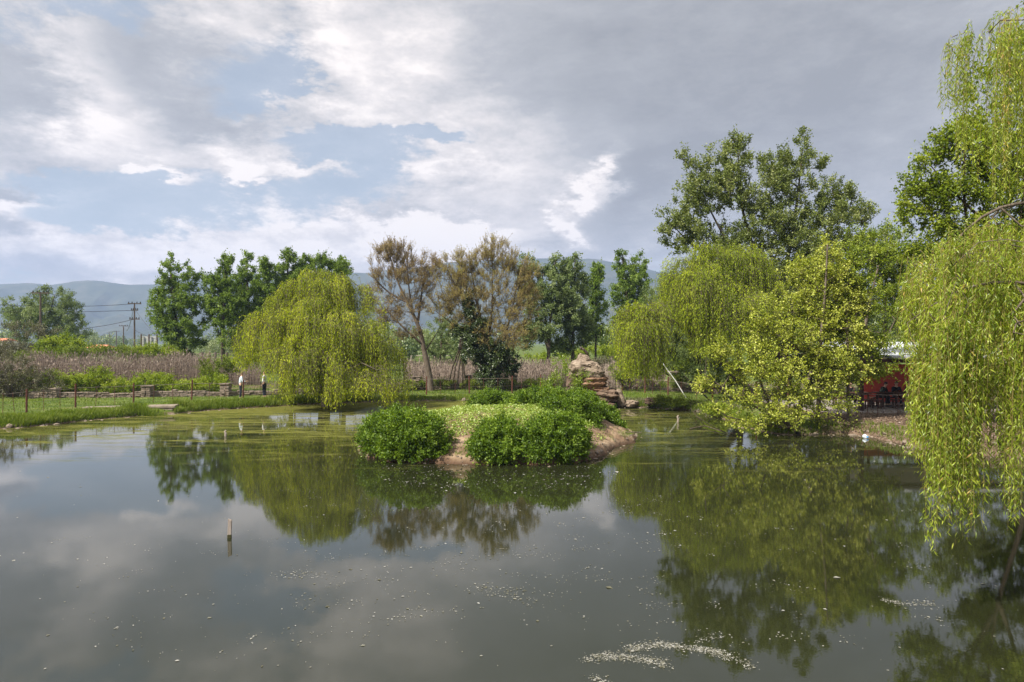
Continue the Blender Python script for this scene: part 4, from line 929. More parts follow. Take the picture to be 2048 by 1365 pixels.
def rim_fringe(n):
    k = rng.choice(len(isl), n); a = isl[k]; b_ = isl[(k+1) % len(isl)]; t = rng.random((n, 1)); p = a+(b_-a)*t+rng.normal(0, .35, (n, 2)); x, y = p[:, 0], p[:, 1]; d = sdist(isl, x, y)
    kk = (d > .12) & (d < .9) & (fbm(x*1.3+9, y*1.3, 3)+.25*(x < 2.2) > .12); x, y = x[kk], y[kk]; n = len(x); z = island_z(x, y)
    mb = MB(); D = unit(rng.normal(0, .45, (n, 3))+[0, 0, .8]); leaves(mb, np.stack([x, y, z-.01], 1), D, .17*rng.uniform(.5, 1.4, n), .012, np.clip(rng.normal(.5, .25, n), 0, 1))
    tag(mb.build('island_grass', M['grass'], attr=True), 'sparse grass tufts on the earthy rim of the island', kind='stuff')
rim_fringe(16000)
def stones():
    V, T = ico(1); mb = MB()
    def put(x, y, z, s):
        u = V*(1+rng.normal(0, .16, (len(V), 1)))*s*np.array([rng.uniform(.8, 1.5), rng.uniform(.8, 1.3), rng.uniform(.45, .8)]); a = rng.random()*6.28; c_, s_ = math.cos(a), math.sin(a)
        mb.add(u@np.array([[c_, s_, 0], [-s_, c_, 0], [0, 0, 1]])+[x, y, z], None, T)
    for _ in range(420):
        k = rng.integers(len(isl)); t = rng.random(); p = isl[k]+(isl[(k+1) % len(isl)]-isl[k])*t+rng.normal(0, .16, 2); d = sdist(isl, p[:1], p[1:])
        z = max(float(island_z(p[:1], p[1:], d)[0]), -.03); put(p[0], p[1], z, rng.lognormal(-3.3, .55))
    for _ in range(380):
        k = rng.integers(14, len(pond_px)-1); t = rng.random(); p = pond[k]+(pond[k+1]-pond[k])*t+rng.normal(0, .35, 2); put(p[0], p[1], max(gnd(*p), -.02), rng.lognormal(-3.1, .6))
    for _ in range(160):
        k = rng.integers(0, 12); t = rng.random(); p = pond[k]+(pond[k+1]-pond[k])*t+rng.normal(0, .2, 2); put(p[0], p[1], max(gnd(*p), -.02), rng.lognormal(-2.9, .5))
    tag(mb.build('stones', M['stone'], smooth=False), 'small muddy stones and clods along the waterline', kind='stuff')
stones()

# ------------------------------------------------------------------ reeds
def reeds():
    pts = []
    def patch(n, px0, px1, d0, d1, h):
        d_ = rng.uniform(d0, d1, n); px = rng.uniform(px0, px1, n); x = (px-1024)/F*d_; hh = h*(1+.5*fbm(x*.6, d_*.6, 4))*rng.uniform(.55, 1.25, n); pts.append((x, d_, hh))
    patch(9000, 60, 430, 57, 66, 1.95); patch(2500, -60, 120, 57, 68, 1.8); patch(7500, 810, 1140, 59, 68, 1.55); patch(1800, 1200, 1330, 55, 62, 1.6); patch(1600, 400, 520, 60, 66, 1.3)
    x = np.concatenate([p[0] for p in pts]); y = np.concatenate([p[1] for p in pts]); h = np.concatenate([p[2] for p in pts]); n = len(x); z = gz(x, y)
    ln = rng.normal(0, .09, (n, 2)); t = np.linspace(0, 1, 4)[None, :, None]
    P = np.stack([x, y, z], 1)[:, None, :]+np.concatenate([ln[:, None, :]*h[:, None, None]*t**1.5, h[:, None, None]*t], 2)
    mb = MB(); v = np.clip(rng.normal(.5, .38, n), 0, 1); strips(P, np.broadcast_to(np.array([.011, .010, .008, .004])[None, :], (n, 4)), mb, 3, v)
    k = rng.choice(n, n*2); f = rng.uniform(.2, 1, len(k)); p = P[k, 0]*(1-f[:, None])+P[k, 3]*f[:, None]
    D = unit(np.stack([rng.normal(0, 1, len(k)), rng.normal(0, 1, len(k)), rng.normal(.5, .8, len(k))], 1)); leaves(mb, p, D, .34, .022, np.clip(rng.normal(.55, .25, len(k)), 0, 1))
    s = rng.choice(n, n//2); leaves(mb, P[s, 3]-[0, 0, .1], unit(rng.normal(0, .2, (len(s), 3))+[0, 0, 1]), .30, .07, np.clip(rng.normal(.3, .2, len(s)), 0, 1))
    tag(mb.build('reeds', M['reed'], attr=True), 'bed of dry mauve-brown reeds behind the stone wall', kind='stuff')
reeds()

# ------------------------------------------------------------------ brambles and bushes behind the wall
def bb(label, px, d, lobs, n, lm, cat='bush', name='bush', leaf=(.10, .075), nt=7, nl=14, tl=.45, group=None, **k):
    return bush(name, label, cat, g3(px, d), [lobe(*q[:4], d, 0, q[4] if len(q) > 4 else None) for q in lobs], n, nt, nl, tl, leaf, lm, group, zmin=.1, **k)
GB = 'brambles climbing over the stone wall'
bb('brown tangled thicket at the far left edge behind the first fence posts', 25, 47, [(10,740,60,50,2),(50,765,60,30,1.5),(-40,730,50,60,2),(80,778,40,20,1)], 260, M['bramble_b'], 'thicket', 'thicket', leaf=(.07,.05))
bb('green bramble over the wall left of the first stone pillar', 60, 49, [(40,775,50,26,1.2),(80,768,40,24,1.2),(0,780,40,24,1.2)], 130, M['bramble'], 'bramble', 'bramble', group=GB)
bb('bright bramble mound between the first and second stone pillars', 190, 50, [(150,770,40,20,1),(192,762,30,20,1),(225,776,36,16,1),(130,782,30,14,1),(205,785,30,12,1)], 210, M['bramble_y'], 'bramble', 'bramble', group=GB)
bb('low bramble just right of the second stone pillar', 318, 50, [(305,768,36,14,1),(335,775,30,10,1),(275,778,12,8,1)], 110, M['bramble_y'], 'bramble', 'bramble', group=GB)
bb('bramble patch beside the third stone pillar near the person in pale blue', 405, 50, [(390,776,30,12,1),(425,770,26,12,1),(440,775,16,10,1)], 100, M['bramble_y'], 'bramble', 'bramble', group=GB)
bb('loose leafy shrub behind the third stone pillar', 435, 53, [(435,745,22,20,1),(415,740,14,14,.8),(455,735,20,16,1)], 60, M['bramble'], name='shrub', cat='shrub', tl=.5)
bb('rounded bright green bush in front of the round grey-green tree', 128, 76, [(125,692,36,18,2),(105,700,30,16,2),(150,702,26,14,2)], 140, M['bramble_y'], leaf=(.15,.12), tl=.6)
bb('bushy brown-green hump below the left telegraph pole', 40, 80, [(60,665,40,16,3),(20,700,50,18,3),(60,708,40,12,3)], 130, M['bramble_b'], leaf=(.14,.10), tl=.7)
bb('long green bramble bank behind the reeds, left part', 200, 72, [(180,706,50,10,2),(230,708,50,10,2),(120,715,50,12,2),(70,720,40,14,2)], 170, M['bramble'], leaf=(.13,.10), tl=.6, cat='bramble', name='bramble')
bb('domed green bramble bank left of the twin-topped poplar', 305, 74, [(310,706,34,11,2),(275,708,28,10,2),(340,712,16,8,2)], 130, M['bramble_y'], leaf=(.13,.10), tl=.6, cat='bramble', name='bramble')
bb('green hedge-like bramble on the wall left of the leaning brown tree', 835, 54, [(835,772,30,9,.8),(880,768,22,8,.8)], 90, M['bramble'], 'bramble', 'bramble', leaf=(.08,.06), tl=.3)
bb('low green bramble between the leaning tree and the ivy trunk', 925, 54.5, [(935,768,24,8,.8),(1010,770,36,8,.8),(960,772,26,8,.8)], 100, M['bramble'], 'bramble', 'bramble', leaf=(.08,.06), tl=.3)
bb('low bright bramble right of the ivy trunk', 1075, 55, [(1075,768,34,6,.8),(1110,765,20,6,.8)], 60, M['bramble_y'], 'bramble', 'bramble', leaf=(.08,.06), tl=.3)
bb('grey-brown round bush behind the boulder stack', 1212, 66, [(1212,725,16,13,1.2),(1198,728,10,9,1)], 50, M['bramble_b'], leaf=(.1,.06), tl=.4)
bb('yellow-green bush bank right of the boulder stack beyond the reeds', 1225, 88, [(1190,705,36,12,2),(1235,708,36,16,2),(1145,712,30,10,2),(1080,716,30,8,2),(1290,712,36,18,2)], 200, M['bramble_y'], leaf=(.16,.12), tl=.6)
bb('dark bush behind the fence under the leaning willow tips', 1250, 53, [(1250,745,26,20,1),(1280,740,20,22,1)], 100, M['bramble'], leaf=(.09,.06), tl=.4)
bb('dense bush behind the fence at the foot of the leaning willow', 1400, 52, [(1400,752,40,22,1.2),(1450,760,40,18,1.2),(1350,765,26,12,1)], 150, M['bramble'], leaf=(.09,.06), tl=.4)
bb('low weedy clump on the bank below the hanging arm of the leaning willow', 1370, 41, [(1350,806,30,9,.5),(1395,815,26,10,.6),(1420,822,20,8,.5),(1325,800,16,6,.4)], 80, M['bramble'], leaf=(.08,.045), tl=.34, cat='weeds', name='weed_clump')
bb('bright leafy weeds at the waterline left of the leaning maple', 1440, 37.4, [(1435,822,26,10,.6),(1465,830,22,10,.6)], 90, M['bramble_y'], leaf=(.08,.05), tl=.25, cat='weeds', name='weed_clump')

# far-off woods on the plain
def far_woods():
    mb = MB(); tb = MB()
    for a, b_, n, d0, d1, h in ((330,480,22,165,230,5.5),(740,1010,34,120,170,7),(100,420,26,330,480,9),(-300,100,30,250,420,9),(1180,1320,14,150,200,8),(1500,2300,40,120,200,12),(400,700,14,200,300,7)):
        for _ in range(n):
            d_ = rng.uniform(d0, d1); px = rng.uniform(a, b_); x = (px-1024)/F*d_; hh = h*rng.uniform(.6, 1.1); m = 420
            u = unit(rng.normal(size=(m, 3)))*(rng.random((m, 1))**.33); cl = u*[hh*.45, hh*.45, hh*.42]*(1+.3*np.sin(u[:, :1]*5+px)); c = np.array([x, d_, .3+hh*.55])
            leaves(mb, c+cl, unit(rng.normal(size=(m, 3))), hh*.085, hh*.07, np.clip(rng.normal(.5, .2, m)+rng.normal(0, .1), 0, 1))
            tb.tube([[x, d_, .1], [x, d_, .3+hh*.5]], [.12, .06], 5)
    o = mb.build('distant_woods', M['woods'], attr=True); tag(o, 'pale green woods scattered across the far plain', kind='stuff'); tb.build('tree_stems', M['bark'], o)
far_woods()

# ------------------------------------------------------------------ the lawn fence (left, far and right shore)
def fence(label, posts, mesh_h=1.05, post_h=1.3, stakes=2, name='wire_fence', group=None, r=.048, gap=None, mesh=True):
    P = np.array([(*p[:2], gnd(*p[:2])) for p in posts]); root = empty(name, P[0], label, 'fence', group)
    for k, p in enumerate(P):
        mb = MB(); lean = rng.normal(0, .025, 2); h = post_h*rng.uniform(.95, 1.05)
        mb.tube([p-[0, 0, .2], p+[lean[0]*.5, lean[1]*.5, h*.5], p+[lean[0], lean[1], h]], r, 8); mb.build('post', M['rust'], root)
    for a, b in zip(P[:-1], P[1:]):
        L_ = np.linalg.norm(b[:2]-a[:2]); sg = lambda t: np.array([lerp(a[0], b[0], t), lerp(a[1], b[1], t), gnd(lerp(a[0], b[0], t), lerp(a[1], b[1], t))])
        for s in range(1, stakes+1):
            p = sg(s/(stakes+1)); mb = MB(); q = rng.normal(0, .03, 2); mb.tube([p-[0, 0, .1], p+[q[0], q[1], mesh_h+.08]], .013, 6); mb.build('stake', M['rust'], root)
        mb = MB(); T = np.linspace(0, 1, 9); B = np.array([sg(t) for t in T])
        for hh, rr in ((mesh_h+.05, .013), (mesh_h*.52, .004), (.08, .004)):
            mb.tube(B+np.array([0, 0, hh])-np.array([0, 0, .03])*np.sin(T*math.pi)[:, None]*np.abs(np.sin(T*math.pi*3))[:, None], rr, 4, cap=False)
        if mesh:
            n = int(L_/.16); tt = (np.arange(n)+.5)/n; Q = np.array([sg(t) for t in tt]); Pm = np.stack([Q+[0, 0, .04], Q+[0, 0, mesh_h+.04]], 1)
            strips(Pm, np.full((n, 2), .0022), mb)
            for hh in np.arange(.2, mesh_h, .17): mb.tube(B+np.array([0, 0, hh]), .0018, 3, cap=False)
        mb.build('wire_mesh', M['wire'], root)
def gpt(px, d): return ((px-1024)/F*d, d)
fence('long rusty post and wire fence curving along the left and far shore', [gpt(-90, 33.5), gpt(-20, 35), gpt(53, 37), gpt(151, 39.8), gpt(267, 42.4), gpt(383, 44.2), gpt(486, 45.4), gpt(590, 47), gpt(680, 48.3), gpt(770, 49), gpt(853, 49.4), gpt(939, 49.9), gpt(1024, 50.4), gpt(1081, 51.5), gpt(1160, 53), gpt(1245, 53.0)])
fence('rusty post and wire fence on the lawn behind the leaning maple', [gpt(1245, 52.8), gpt(1290, 51), gpt(1336, 48.5), gpt(1425, 44), gpt(1513, 41), gpt(1577, 40)], mesh_h=.95)
fence('thin wire mesh fence between the bare bank and the picnic tables', [gpt(1640, 34.0), gpt(1714, 33.4), gpt(1755, 33.2), gpt(1835, 33), gpt(1920, 32.4), gpt(2010, 32), gpt(2120, 31)], mesh_h=.9, post_h=1.0, stakes=1, r=.016)

# field fence and guard rail far left
def field_fence():
    root = empty('field_fence', (*gpt(385, 135), .3), 'dark wooden posts with a pale rail beyond the green field', 'fence')
    for px in (372, 405, 431, 454, 478, 500):
        mb = MB(); x, d_ = gpt(px, 135); mb.box((x, d_, 1.1), (.34, .34, 2.0), bev=.04, jit=.01); mb.build('post', M['pole'], root)
    a = gpt(360, 136.5); b = gpt(520, 138)
    mb = MB(); mb.tube([(a[0], a[1], .95), (b[0], b[1], .95)], .11, 6); mb.tube([(a[0], a[1], 1.75), (b[0], b[1], 1.75)], .06, 6); mb.build('rail', M['concrete'], root)
    root = empty('field_fence', (*gpt(790, 112), .3), 'weathered posts and low rail in the field right of the willow dome', 'fence')
    for px in (775, 801, 822, 839, 850, 880, 925, 960):
        mb = MB(); x, d_ = gpt(px, 112); mb.tube([(x, d_, .1), (x+.05, d_, 1.9 if px == 822 else 1.5)], .09, 7); mb.build('post', M['wood_g'], root)
    a = gpt(765, 150); b = gpt(990, 150); mb = MB(); mb.tube([(a[0], a[1], 1.1), (b[0], b[1], 1.1)], .09, 6); mb.build('rail', M['wood_g'], root)
field_fence()

# ------------------------------------------------------------------ dry stone walls
def stone_wall(label, line, h, pillars, th=.42):
    P = [np.array([*gpt(*p)]) for p in line]; root = empty('stone_wall', (*P[0], gnd(*P[0])), label, 'wall', 'dry stone walls round the lawn')
    mb = MB()
    for a, b in zip(P[:-1], P[1:]):
        L_ = np.linalg.norm(b-a); an = math.atan2(b[1]-a[1], b[0]-a[0]); z = 0.0; zc = 0
        while zc < h:
            ch = rng.uniform(.07, .13); s = 0
            while s < L_:
                w = rng.uniform(.14, .42); t = min((s+w/2)/L_, 1); c = lerp(a, b, t); top = h*(.85+.3*float(fbm(np.array([c[0]*.8]), np.array([c[1]*.8]), 3)[0]))
                if zc+ch < top+.03:
                    n = rng.normal(0, .02)
                    mb.box((c[0]-math.sin(an)*n, c[1]+math.cos(an)*n, gnd(*c)-.03+zc+ch/2), (w*.97, th*rng.uniform(.92, 1.05), ch*.95), an+rng.normal(0, .03), .009, bev=.02)
                s += w
            zc += ch
    mb.build('courses', M['stone'], root)
    for (px, d_, ph, pw) in pillars:
        mb = MB(); x, y = gpt(px, d_); z = gnd(x, y)-.03; zz = 0
        while zz < ph:
            ch = rng.uniform(.08, .15)
            for sx in (-.5, .5):
                mb.box((x+sx*pw*.5+rng.normal(0, .015), y+rng.normal(0, .02), z+zz+ch/2), (pw*.5*rng.uniform(.93, 1.05), pw*rng.uniform(.9, 1.05), ch*.96), rng.normal(0, .04), .010, bev=.02)
            zz += ch
        mb.box((x, y, z+zz+.03), (pw*1.15, pw*1.15, .07), rng.normal(0, .05), .012, bev=.02)
        mb.build('pillar', M['stone'], root)
stone_wall('long low dry stone wall behind the left lawn and the two people', [(60, 46.5), (300, 47.5), (480, 48.5), (640, 50), (800, 52)], .50, [(110, 46.6, .60, .5), (295, 47.2, .72, .58), (452, 48.2, .85, .6), (700, 50.6, .85, .55)])
stone_wall('dry stone wall behind the fence between the leaning tree and the boulders', [(812, 54.5), (960, 55.3), (1130, 56)], .62, [(833, 54.2, 1.0, .6), (936, 54.9, 1.0, .5), (1028, 55.4, .95, .5)])
stone_wall('stone wall half hidden under the leaning willow right of the boulders', [(1232, 56), (1330, 54), (1440, 50)], .8, [(1250, 55.4, 1.3, .8), (1352, 53, 1.35, .9)])

# concrete slab on the left shore
def slab():
    a = onz(160, 831, 0)[:2]; b = onz(345, 827, 0)[:2]; c = (a+b)/2; L_ = np.linalg.norm(b-a); an = math.atan2(b[1]-a[1], b[0]-a[0])
    mb = MB(); mb.box((c[0]+.05, c[1]+.35, .36), (L_+.1, .9, .15), an, .012, bev=.03)
    mb.box((b[0]-.62, b[1]+.25, .13), (1.2, 1.0, .34), an, .03, bev=.06); mb.box((a[0]+1.2, a[1]+.3, .10), (1.0, .8, .3), an, .03, bev=.06)
    o = mb.build('concrete_slab', M['concrete'], origin=(c[0], c[1]+.75, .2)); tag(o, 'weathered beige concrete slab jutting over the left shore', 'slab')
slab()

# ------------------------------------------------------------------ boulders, spout
ICO = ico(5)
def boulder(label, px, py, rx, ry, d, mat_, seed, ry3=None, tilt=0, strata=.06, blocky=3.0, taper=0, name='boulder', cat='boulder', skew=0):
    c, r = lobe(px, py, rx, ry, d, 0, ry3); V, T = ICO; u = V.copy()
    u = u/(np.abs(u)**blocky).sum(1, keepdims=True)**(1/blocky)
    s = seed*13.7
    n = fbm(u[:, 0]*1.1+s, u[:, 1]*1.1+u[:, 2]*.9+s, 3)*.34
    n = n+strata*np.sin(u[:, 2]*9+3*fbm(u[:, 0]*1.5+s, u[:, 1]*1.5, 3)+s)
    cr = fbm(u[:, 0]*3+s+4, u[:, 2]*2.2+u[:, 1]+s, 4); n = n-.07*sstep(.10, 0, np.abs(cr))+.035*fbm(u[:, 0]*8+u[:, 1]*5+s, u[:, 2]*9+s, 3)
    P = u*(1+n)[:, None]; P[:, 0] *= (1-taper*(P[:, 2]+1)/2); P[:, 1] *= (1-taper*(P[:, 2]+1)/2); P[:, 0] += skew*P[:, 2]
    P = P*r; ct, st = math.cos(tilt), math.sin(tilt); P = np.stack([P[:, 0]*ct+P[:, 2]*st, P[:, 1], -P[:, 0]*st+P[:, 2]*ct], 1)
    o = mk(name, P+c, None, mat_, None, None, False, origin=c, T=T); tag(o, label, cat, 'stacked boulders at the far shore'); return o
boulder('large overhanging grey-brown boulder resting near the top of the stack', 1172, 740, 31, 17, 43, M['rock'], 1, .8, .08, .03, 3.2)
boulder('peaked pale boulder crowning the stack, with the dark spout on it', 1166, 719, 16, 11, 43.1, M['rock'], 2, .45, -.1, .02, 2.4, .35)
boulder('reddish boulder propping the left side of the stack', 1145, 766, 12, 22, 43.2, M['rock_d'], 3, .5, .25, .05, 2.6)
boulder('orange banded boulder below the overhanging one', 1189, 763, 24, 14, 43, M['rock_o'], 4, .7, 0, .07, 3.2)
boulder('thin dark slab boulder under the orange banded one', 1199, 778, 19, 8, 43.2, M['rock_o'], 14, .7, .05, .05, 3.0)
boulder('dark brown layered boulder at the lower right of the stack', 1213, 793, 26, 15, 43, M['rock_d'], 5, .8, .06, .08, 3.0)
boulder('upright light brown rock standing at the right foot of the stack', 1241, 798, 9, 17, 42.8, M['rock'], 6, .3, -.25, .03, 2.4, .25)
boulder('low rounded tan rock farthest right at the waterline', 1262, 808, 15, 8, 42.8, M['rock'], 7, .45, 0, .03, 2.4)
boulder('flat rock at the waterline under the dark layered boulder', 1212, 811, 22, 6, 42.5, M['rock_d'], 8, .5, 0, .03, 2.5)
boulder('shadowed rock deep at the back of the stack', 1166, 785, 22, 24, 43.8, M['rock_d'], 9, .7, 0, .05, 2.8)
boulder('brown clod of earth and stone at the shore right of the boulders', 1302, 803, 13, 7, 42.5, M['rock_d'], 10, .4, 0, .04, 2.4)
mb = MB(); P = [at(1177, 714, 43), at(1173, 705, 43), at(1168, 700, 42.95), at(1162, 697, 42.9)]
mb.tube(P, [.07, .075, .07, .085], 10); mb.tube([P[-1]+[.02, 0, 0], P[-1]-[.06, 0, -.005]], .10, 10)
tag(mb.build('water_spout', M['pole'], smooth=True, origin=P[0]), 'dark bent spout sticking up from the peaked top boulder', 'spout')

# ------------------------------------------------------------------ stakes and sticks in the water
def stake():
    p = onz(459, 1076, 0); mb = MB(); mb.box((p[0], p[1], -.10), (.075, .06, .96), .25, .003, bev=.008)
    V = mb.V[0]; V[:, 0] += (V[:, 2]-p[2])*.03
    t = V[:, 2] > .3; V[t, 2] -= (V[t, 0]-p[0])*.5
    o = mb.build('wooden_stake', M['wood_g'], origin=(p[0], p[1], 0)); tag(o, 'weathered square stake standing alone in the near left water', 'stake')
    mb = MB(); mb.box((p[0], p[1], .02), (.083, .068, .10), .25, .002, bev=.008); mb.build('wet_band', M['wet'], o)
    for px, py, hp, lab, nm in ((1355, 845, 14, 'pale crooked stick poking from the water right of the island', 'stick'), (450, 873, 12, 'short broken stick in the algae left of the island', 'stick')):
        p = onz(px, py, 0); s = p[1]/F; mb = MB(); mb.tube([p-[0, 0, .5], p+[.03, 0, hp*s*.5], p+[-.01, 0, hp*s*.8], p+[.05, 0, hp*s]], [.05, .05, .04, .03], 7)
        tag(mb.build(nm, M['wood_g'], origin=p), lab, 'stick')
stake()
mb = MB(); a = at(1313, 708, 46.5); b = at(1351, 762, 46.5); mb.tube([a, (a+b)/2+[0, 0, -.04], b, [b[0]+.7, b[1], gnd(b[0]+.7, b[1])]], .03, 6)
tag(mb.build('leaning_pole', M['white'], origin=b), 'thin white pole leaning diagonally beside the willow arm', 'pole')
mb = MB(); a = at(1368, 752, 44); b = at(1402, 784, 43.6); mb.tube([a, (a+b)/2+[0, 0, .03], b, [b[0]+.6, b[1], gnd(b[0]+.6, b[1])]], [.03,.04,.05,.05], 6)
tag(mb.build('fallen_branch', M['bark_dark'], origin=b), 'dark bare branch propped on the lawn behind the leaning maple', 'branch')
for k, (pts, r0, lab) in enumerate([([(1380,858),(1410,852),(1452,866),(1480,868)], .03, 'bare fallen branch lying in the water left of the leaning maple'),
                                  ([(1570,862),(1600,868),(1660,858),(1690,866),(1720,863)], .07, 'thick dark root snaking along the muddy waterline')]):
    P = [onz(*p, .04+(.05 if q % 2 else 0))+[0, (0 if k == 0 else .25), 0] for q, p in enumerate(pts)]; mb = MB(); mb.tube(P, r0*np.linspace(1, .5, len(P)), 7)
    if k == 0: mb.tube([P[1], P[1]+[-.4, .2, .5], P[1]+[-.6, .3, .8]], [.02, .015, .008], 5); mb.tube([P[2], P[2]+[-.7, .1, .35], P[2]+[-1.3, .1, .75]], [.02, .015, .008], 5)
    tag(mb.build('fallen_branch' if k == 0 else 'tree_root', M['bark_dark'], smooth=True, origin=P[0]), lab, 'branch' if k == 0 else 'root')
# litter by the bank
p = onz(1730, 876, .02)
V, T = ico(3); u = V*np.array([.10, .07, .085])*(1+.35*fbm(V[:, 0]*2.3+4, V[:, 2]*2.3+V[:, 1], 3))[:, None]; R_ = Matrix.Rotation(.5, 3, 'Y')
o = mk('plastic_litter', u@np.array(R_).T+p+[0, 0, .05], None, M['litter_w'], None, None, False, origin=p, T=T); tag(o, 'crumpled white and blue plastic litter floating at the muddy bank', 'litter')
u2 = V*np.array([.06, .05, .04])*(1+.3*fbm(V[:, 0]*3, V[:, 2]*3+V[:, 1], 2))[:, None]; mk('blue_wrapper', u2+p+[.08, -.02, .03], None, M['litter_b'], o, None, False, T=T)
# driftwood on the island's right tip
for q, (px, py, lab) in enumerate([(1245, 872, 'tangle of bare roots on the right tip of the island'),]):
    c = onz(px, py, .18); mb = MB()
    for _ in range(16):
        a = c+rng.normal(0, [.05, .05, .02]); dv = rng.normal(0, [.38, .28, .12]); mb.tube([a, a+dv*.5+[0, 0, .08], a+dv], [.03, .025, .012], 5)
    tag(mb.build('driftwood', M['bark'], smooth=True, origin=c), lab, 'driftwood')

# ------------------------------------------------------------------ floating petals, scum bits
def petals():
    pts = []; sz = []
    def add(c, sig, n, s=.028):
        pts.append(np.asarray(c)[:2]+rng.normal(0, 1, (n, 2))*sig); sz.append(np.full(n, s))
    def line(pl, n, wdt, s=.018):
        pl = np.array([onz(*p)[:2] for p in pl]); k = rng.integers(0, len(pl)-1, n); t = rng.random((n, 1)); pp = pl[k]+(pl[k+1]-pl[k])*t
        m = fbm(pp[:, 0]*3, pp[:, 1]*3, 3) > -.12; pts.append((pp+rng.normal(0, wdt, pp.shape)+.12*fbm(pp[:, 0]*2, pp[:, 1]*2, 3)[:, None])[m]); sz.append(np.full(m.sum(), s))
    line([(1100,1330),(1140,1325),(1185,1318),(1215,1308),(1250,1312),(1300,1322),(1340,1336)], 1500, .07)
    line([(1260,1298),(1320,1290),(1380,1300),(1440,1312),(1500,1330)], 1500, .065)
    line([(1345,1335),(1390,1352),(1440,1370)], 350, .04); line([(1770,1200),(1800,1205),(1865,1209)], 260, .05); line([(1340,1290),(1400,1285),(1440,1275)], 120, .05)
    line([(1180,1355),(1210,1365)], 80, .05)
    for _ in range(105):
        px = rng.uniform(560, 1330); py = 965+rng.beta(1.2, 1.6)*330; add(onz(px, py), [.16, .12], rng.integers(4, 26), .022)
    for _ in range(60): add(onz(rng.uniform(1300, 1980), rng.uniform(1010, 1300)), [.12, .09], rng.integers(2, 12), .024)
    for _ in range(60): add(onz(rng.uniform(100, 700), rng.uniform(1060, 1340)), [.12, .09], rng.integers(1, 7), .022)
    for _ in range(60): add(onz(rng.uniform(780, 1230), rng.uniform(930, 975)), [.35, .25], rng.integers(2, 12), .04)
    for c, n in (((600,1150), 60), ((630,1152), 40), ((560,1085), 12), ((1010,1180), 60), ((1035,1190), 40)): add(onz(*c), [.3, .14], n, .022)
    n = 900; y = rng.uniform(8.5, 45, n); px = rng.uniform(0, 2048, n); pts.append(np.stack([(px-1024)/F*y, y], 1)); sz.append(rng.uniform(.012, .035, n)*(1+y/40))
    P = np.concatenate(pts); s = np.concatenate(sz)*rng.lognormal(-.25, .45, len(P)); k = (sdist(pond, P[:, 0], P[:, 1]) > .3) & (sdist(isl, P[:, 0], P[:, 1]) < -.1); P, s = P[k], s[k]; n = len(P)
    a = rng.random(n)*6.28; D = np.stack([np.cos(a), np.sin(a), rng.normal(0, .05, n)], 1)
    mb = MB(); leaves(mb, np.column_stack([P, np.full(n, .006)]), D, s*1.25, s*.85, rng.random(n), fold=.05, Nn=np.tile([0, 0, 1.], (n, 1)))
    tag(mb.build('floating_petals', leafmat('pale_petals', [(.09,.085,.05), (.17,.165,.12), (.27,.26,.22), (.42,.41,.38)], .15, .02), attr=True), 'pale catkin fluff and petals floating on the pond', kind='stuff')
petals()

# ------------------------------------------------------------------ telegraph poles, wires, billboard, far houses
def utility_pole(label, px, pyt, d, arms, group='telegraph poles across the plain', r=.14, ins=True):
    x, y = gpt(px, d); z = gnd(x, y); top = CAMZ+(HZ-pyt)/F*d; root = empty('telegraph_pole', (x, y, z), label, 'telegraph pole', group)
    mb = MB(); mb.tube([(x, y, z-.3), (x, y, (z+top)/2), (x, y, top)], [r*1.2, r, r*.8], 8); mb.build('pole', M['pole'], root)
    for (dz, w) in arms:
        mb = MB(); mb.box((x, y, top-dz), (w, .16, .16), .15); mb.build('crossarm', M['pole'], root)
        if ins:
            for s in (-.48, -.2, .2, .48):
                mb = MB(); mb.tube([(x+s*w*.98, y, top-dz+.08), (x+s*w*.98, y, top-dz+.22), (x+s*w*.98, y, top-dz+.34)], [.05, .10, .05], 6); mb.build('insulator', M['black'], root)
    return np.array([x, y, top])
U = [utility_pole('tall telegraph pole with one crossarm in front of the round grey-green tree', 81, 585, 96, [(.1, 2.2)]),
     utility_pole('tall triple-armed telegraph pole beside the grey billboard', 269, 606, 118, [(.15, 2.1), (1.25, 1.1), (2.75, 1.6)]),
     utility_pole('third nearest telegraph pole, left of the triple-armed one', 247, 651, 215, [(.2, 2.6)], r=.18),
     utility_pole('fourth telegraph pole in the receding line', 233, 662, 300, [(.2, 2.8)], r=.2, ins=False),
     utility_pole('fifth telegraph pole in the receding line', 219, 665.5, 360, [(.2, 2.8)], r=.2, ins=False),
     utility_pole('sixth telegraph pole in the receding line', 210, 669, 430, [(.2, 2.8)], r=.2, ins=False),
     utility_pole('seventh telegraph pole in the receding line', 203, 672, 500, [(.2, 2.8)], r=.2, ins=False),
     utility_pole('farthest telegraph pole, beside the pale water tank', 196, 670, 560, [(.2, 2.8)], r=.22, ins=False)]
def cable(a, b, sag, lab, r=.018):
    t = np.linspace(0, 1, 24)[:, None]; P = a*(1-t)+b*t-np.array([0, 0, sag])*4*t*(1-t); mb = MB(); mb.tube(P, r*np.maximum(1, P[:, 1]/60), 4, cap=False)
    tag(mb.build('power_cable', M['black'], origin=a), lab, 'cable', 'overhead cables of the telegraph line')
off = U[1]-[0, 0, .15]
cable(at(-200, 590, 100), off, 1.0, 'topmost overhead cable left of the triple-armed pole'); cable(at(-200, 618, 100), U[1]-[0, 0, 1.25], .4, 'middle overhead cable left of the triple-armed pole')
cable(at(-200, 612, 96), U[1]-[0, 0, 2.75], 2.6, 'lowest overhead cable left of the triple-armed pole'); cable(U[1]-[0, 0, 4.6], at(420, 672, 105), 1.4, 'cable running right from the triple-armed pole to the poplars')
cable(U[1]-[0, 0, .15], U[2], 3.0, 'cable dropping from the triple-armed pole to the third pole'); cable(U[1]-[0, 0, 1.0], at(330, 690, 100), .3, 'stay wire slanting right down from the triple-armed pole')
